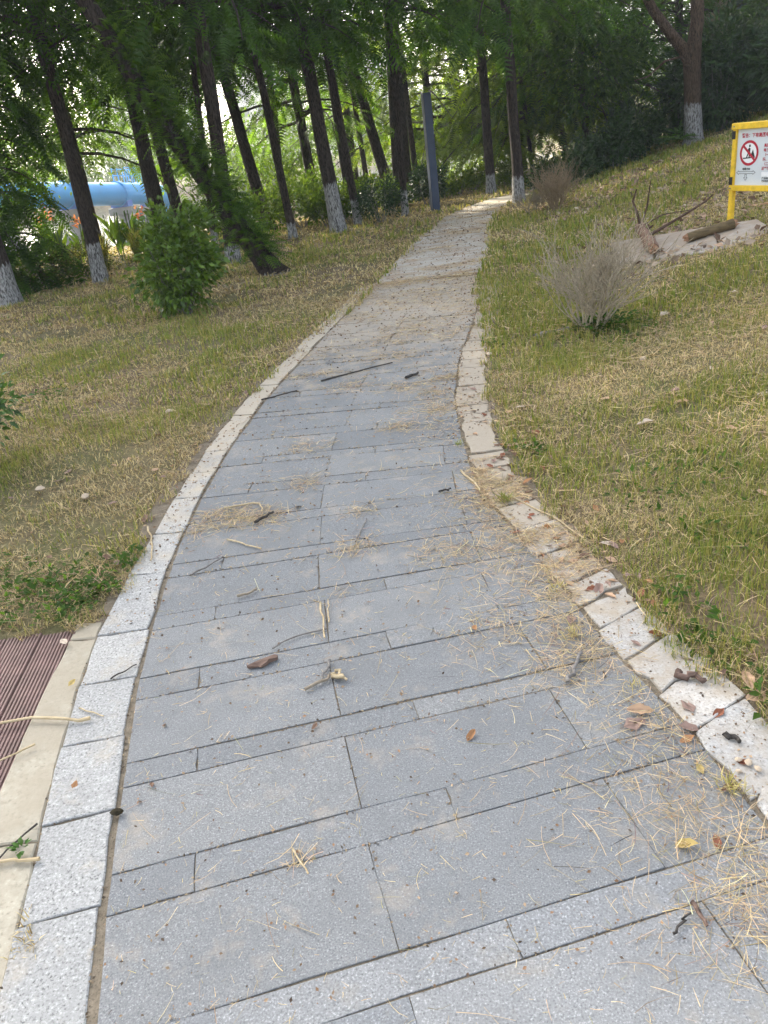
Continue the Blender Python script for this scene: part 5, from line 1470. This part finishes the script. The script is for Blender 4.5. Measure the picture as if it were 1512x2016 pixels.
# broad leaved weeds in the lawn edges
Px, Py, Sz = [], [], []
for cxx, cyy, num, sp in ((-1.50, 2.95, 260, .13), (-1.28, 2.86, 160, .08), (-1.75, 3.1, 140, .12), (-1.18, 3.12, 70, .06), (-1.62, 2.72, 160, .10), (-1.35, 2.72, 90, .06), (.98, 2.02, 70, .07), (1.02, 1.72, 40, .05), (1.0, 2.25, 40, .05), (-2.6, 6.3, 120, .14), (.82, 3.75, 60, .06), (1.15, 3.05, 50, .10), (2.0, 5.6, 160, .2), (1.45, 3.2, 50, .12), (.95, 6.0, 80, .08), (1.3, 2.6, 50, .1)):
    Px.append(cxx + rng.normal(0, sp, num)); Py.append(cyy + rng.normal(0, sp, num))
x = np.concatenate(Px); y = np.concatenate(Py); kk = lawn_mask(x, y); x, y = x[kk], y[kk]; n = len(x)
D = np.stack([rng.normal(0, 1, n), rng.normal(0, 1, n), rng.uniform(0, .8, n)], 1)
V, F, C = scatter(LFV, LFF, np.stack([x, y, surf(x, y) + rng.uniform(.005, .04, n)], 1), D, rng.uniform(.022, .05, n), shade(rng, n, (.045, .10, .02), (.085, .165, .035)), rng, None, .9)
wd_ = link('weeds', mesh_np('weeds', V, [F], M_LEAF, col=C)); tag(wd_, 'small broad leaved green weeds in the lawn edges', 'weeds', kind='stuff')

def tuft(x, y, h, label, leafy=False, num=40, col=(GREEN, OLIVE), seed=1):
    g = np.random.default_rng(seed)
    z = .004 if xl(y) - .5 < x < xr(y) + .25 else G(x, y)
    n = num; a = g.uniform(0, 6.283, n); L = h * g.uniform(.5, 1.2, n)
    if leafy:
        V, F, C = scatter(LFV, LFF, np.stack([np.cos(a) * .012, np.sin(a) * .012, g.uniform(0, h * .5, n)], 1), np.stack([np.cos(a), np.sin(a), g.uniform(.1, .9, n)], 1), L, shade(g, n, (.05, .12, .025), (.09, .18, .04)), g)
    else:
        V, F, C = scatter(LQV, LQF, np.stack([g.normal(0, .015, n), g.normal(0, .015, n), np.zeros(n)], 1), np.stack([np.cos(a) * .7, np.sin(a) * .7, g.uniform(.4, 1.4, n)], 1), L, shade(g, n, col[0], col[1]), g, None, .14)
    o = link('grass_tuft' if not leafy else 'weed', mesh_np('tuft', V, [F], M_GRASS, col=C), None, (x, y, z)); tag(o, label, 'weed' if leafy else 'grass tuft')
tuft(-1.085, 1.52, .028, 'tiny green weed in the joint between concrete strip and kerb', True, 16)
tuft(.58, 2.13, .045, 'yellowish grass tuft growing between slabs and right kerb', False, 60, (OLIVE, STRAWC), 2)
tuft(.68, 1.83, .035, 'small yellow grass tuft at the inner edge of the dusty kerb', False, 45, (OLIVE, STRAWC), 3)
tuft(.56, 3.20, .07, 'green grass tuft growing out of the littered kerb gap', False, 60, (GREEN, OLIVE), 4)
tuft(.47, 3.98, .04, 'small green grass tuft at the joint of slabs and kerb', False, 40, (GREEN, OLIVE), 5)
tuft(.60, 2.42, .04, 'tiny yellow green grass tuft beside the curled tan leaf', False, 40, (OLIVE, STRAWC), 6)
tuft(.785, 1.40, .05, 'yellow grass tuft in the lower right kerb gap', False, 60, (OLIVE, STRAWC), 7)

# ------------------------------------------------------------------ haze
hz = bpy.data.materials.new('haze'); hz.use_nodes = True
nt = hz.node_tree; nt.nodes.remove(nt.nodes['Principled BSDF'])
pv = nd(nt, 'ShaderNodeVolumePrincipled'); pv.inputs['Color'].default_value = (.86, .92, 1.0, 1); pv.inputs['Density'].default_value = .0012; pv.inputs['Anisotropy'].default_value = .3
nt.links.new(pv.outputs[0], nt.nodes['Material Output'].inputs['Volume'])
mb = MB(); mb.box((0, 45, 9.5), (420, 340, 26))
h_ = mb.build('haze', hz); tag(h_, 'thin bluish haze in the air', kind='stuff')
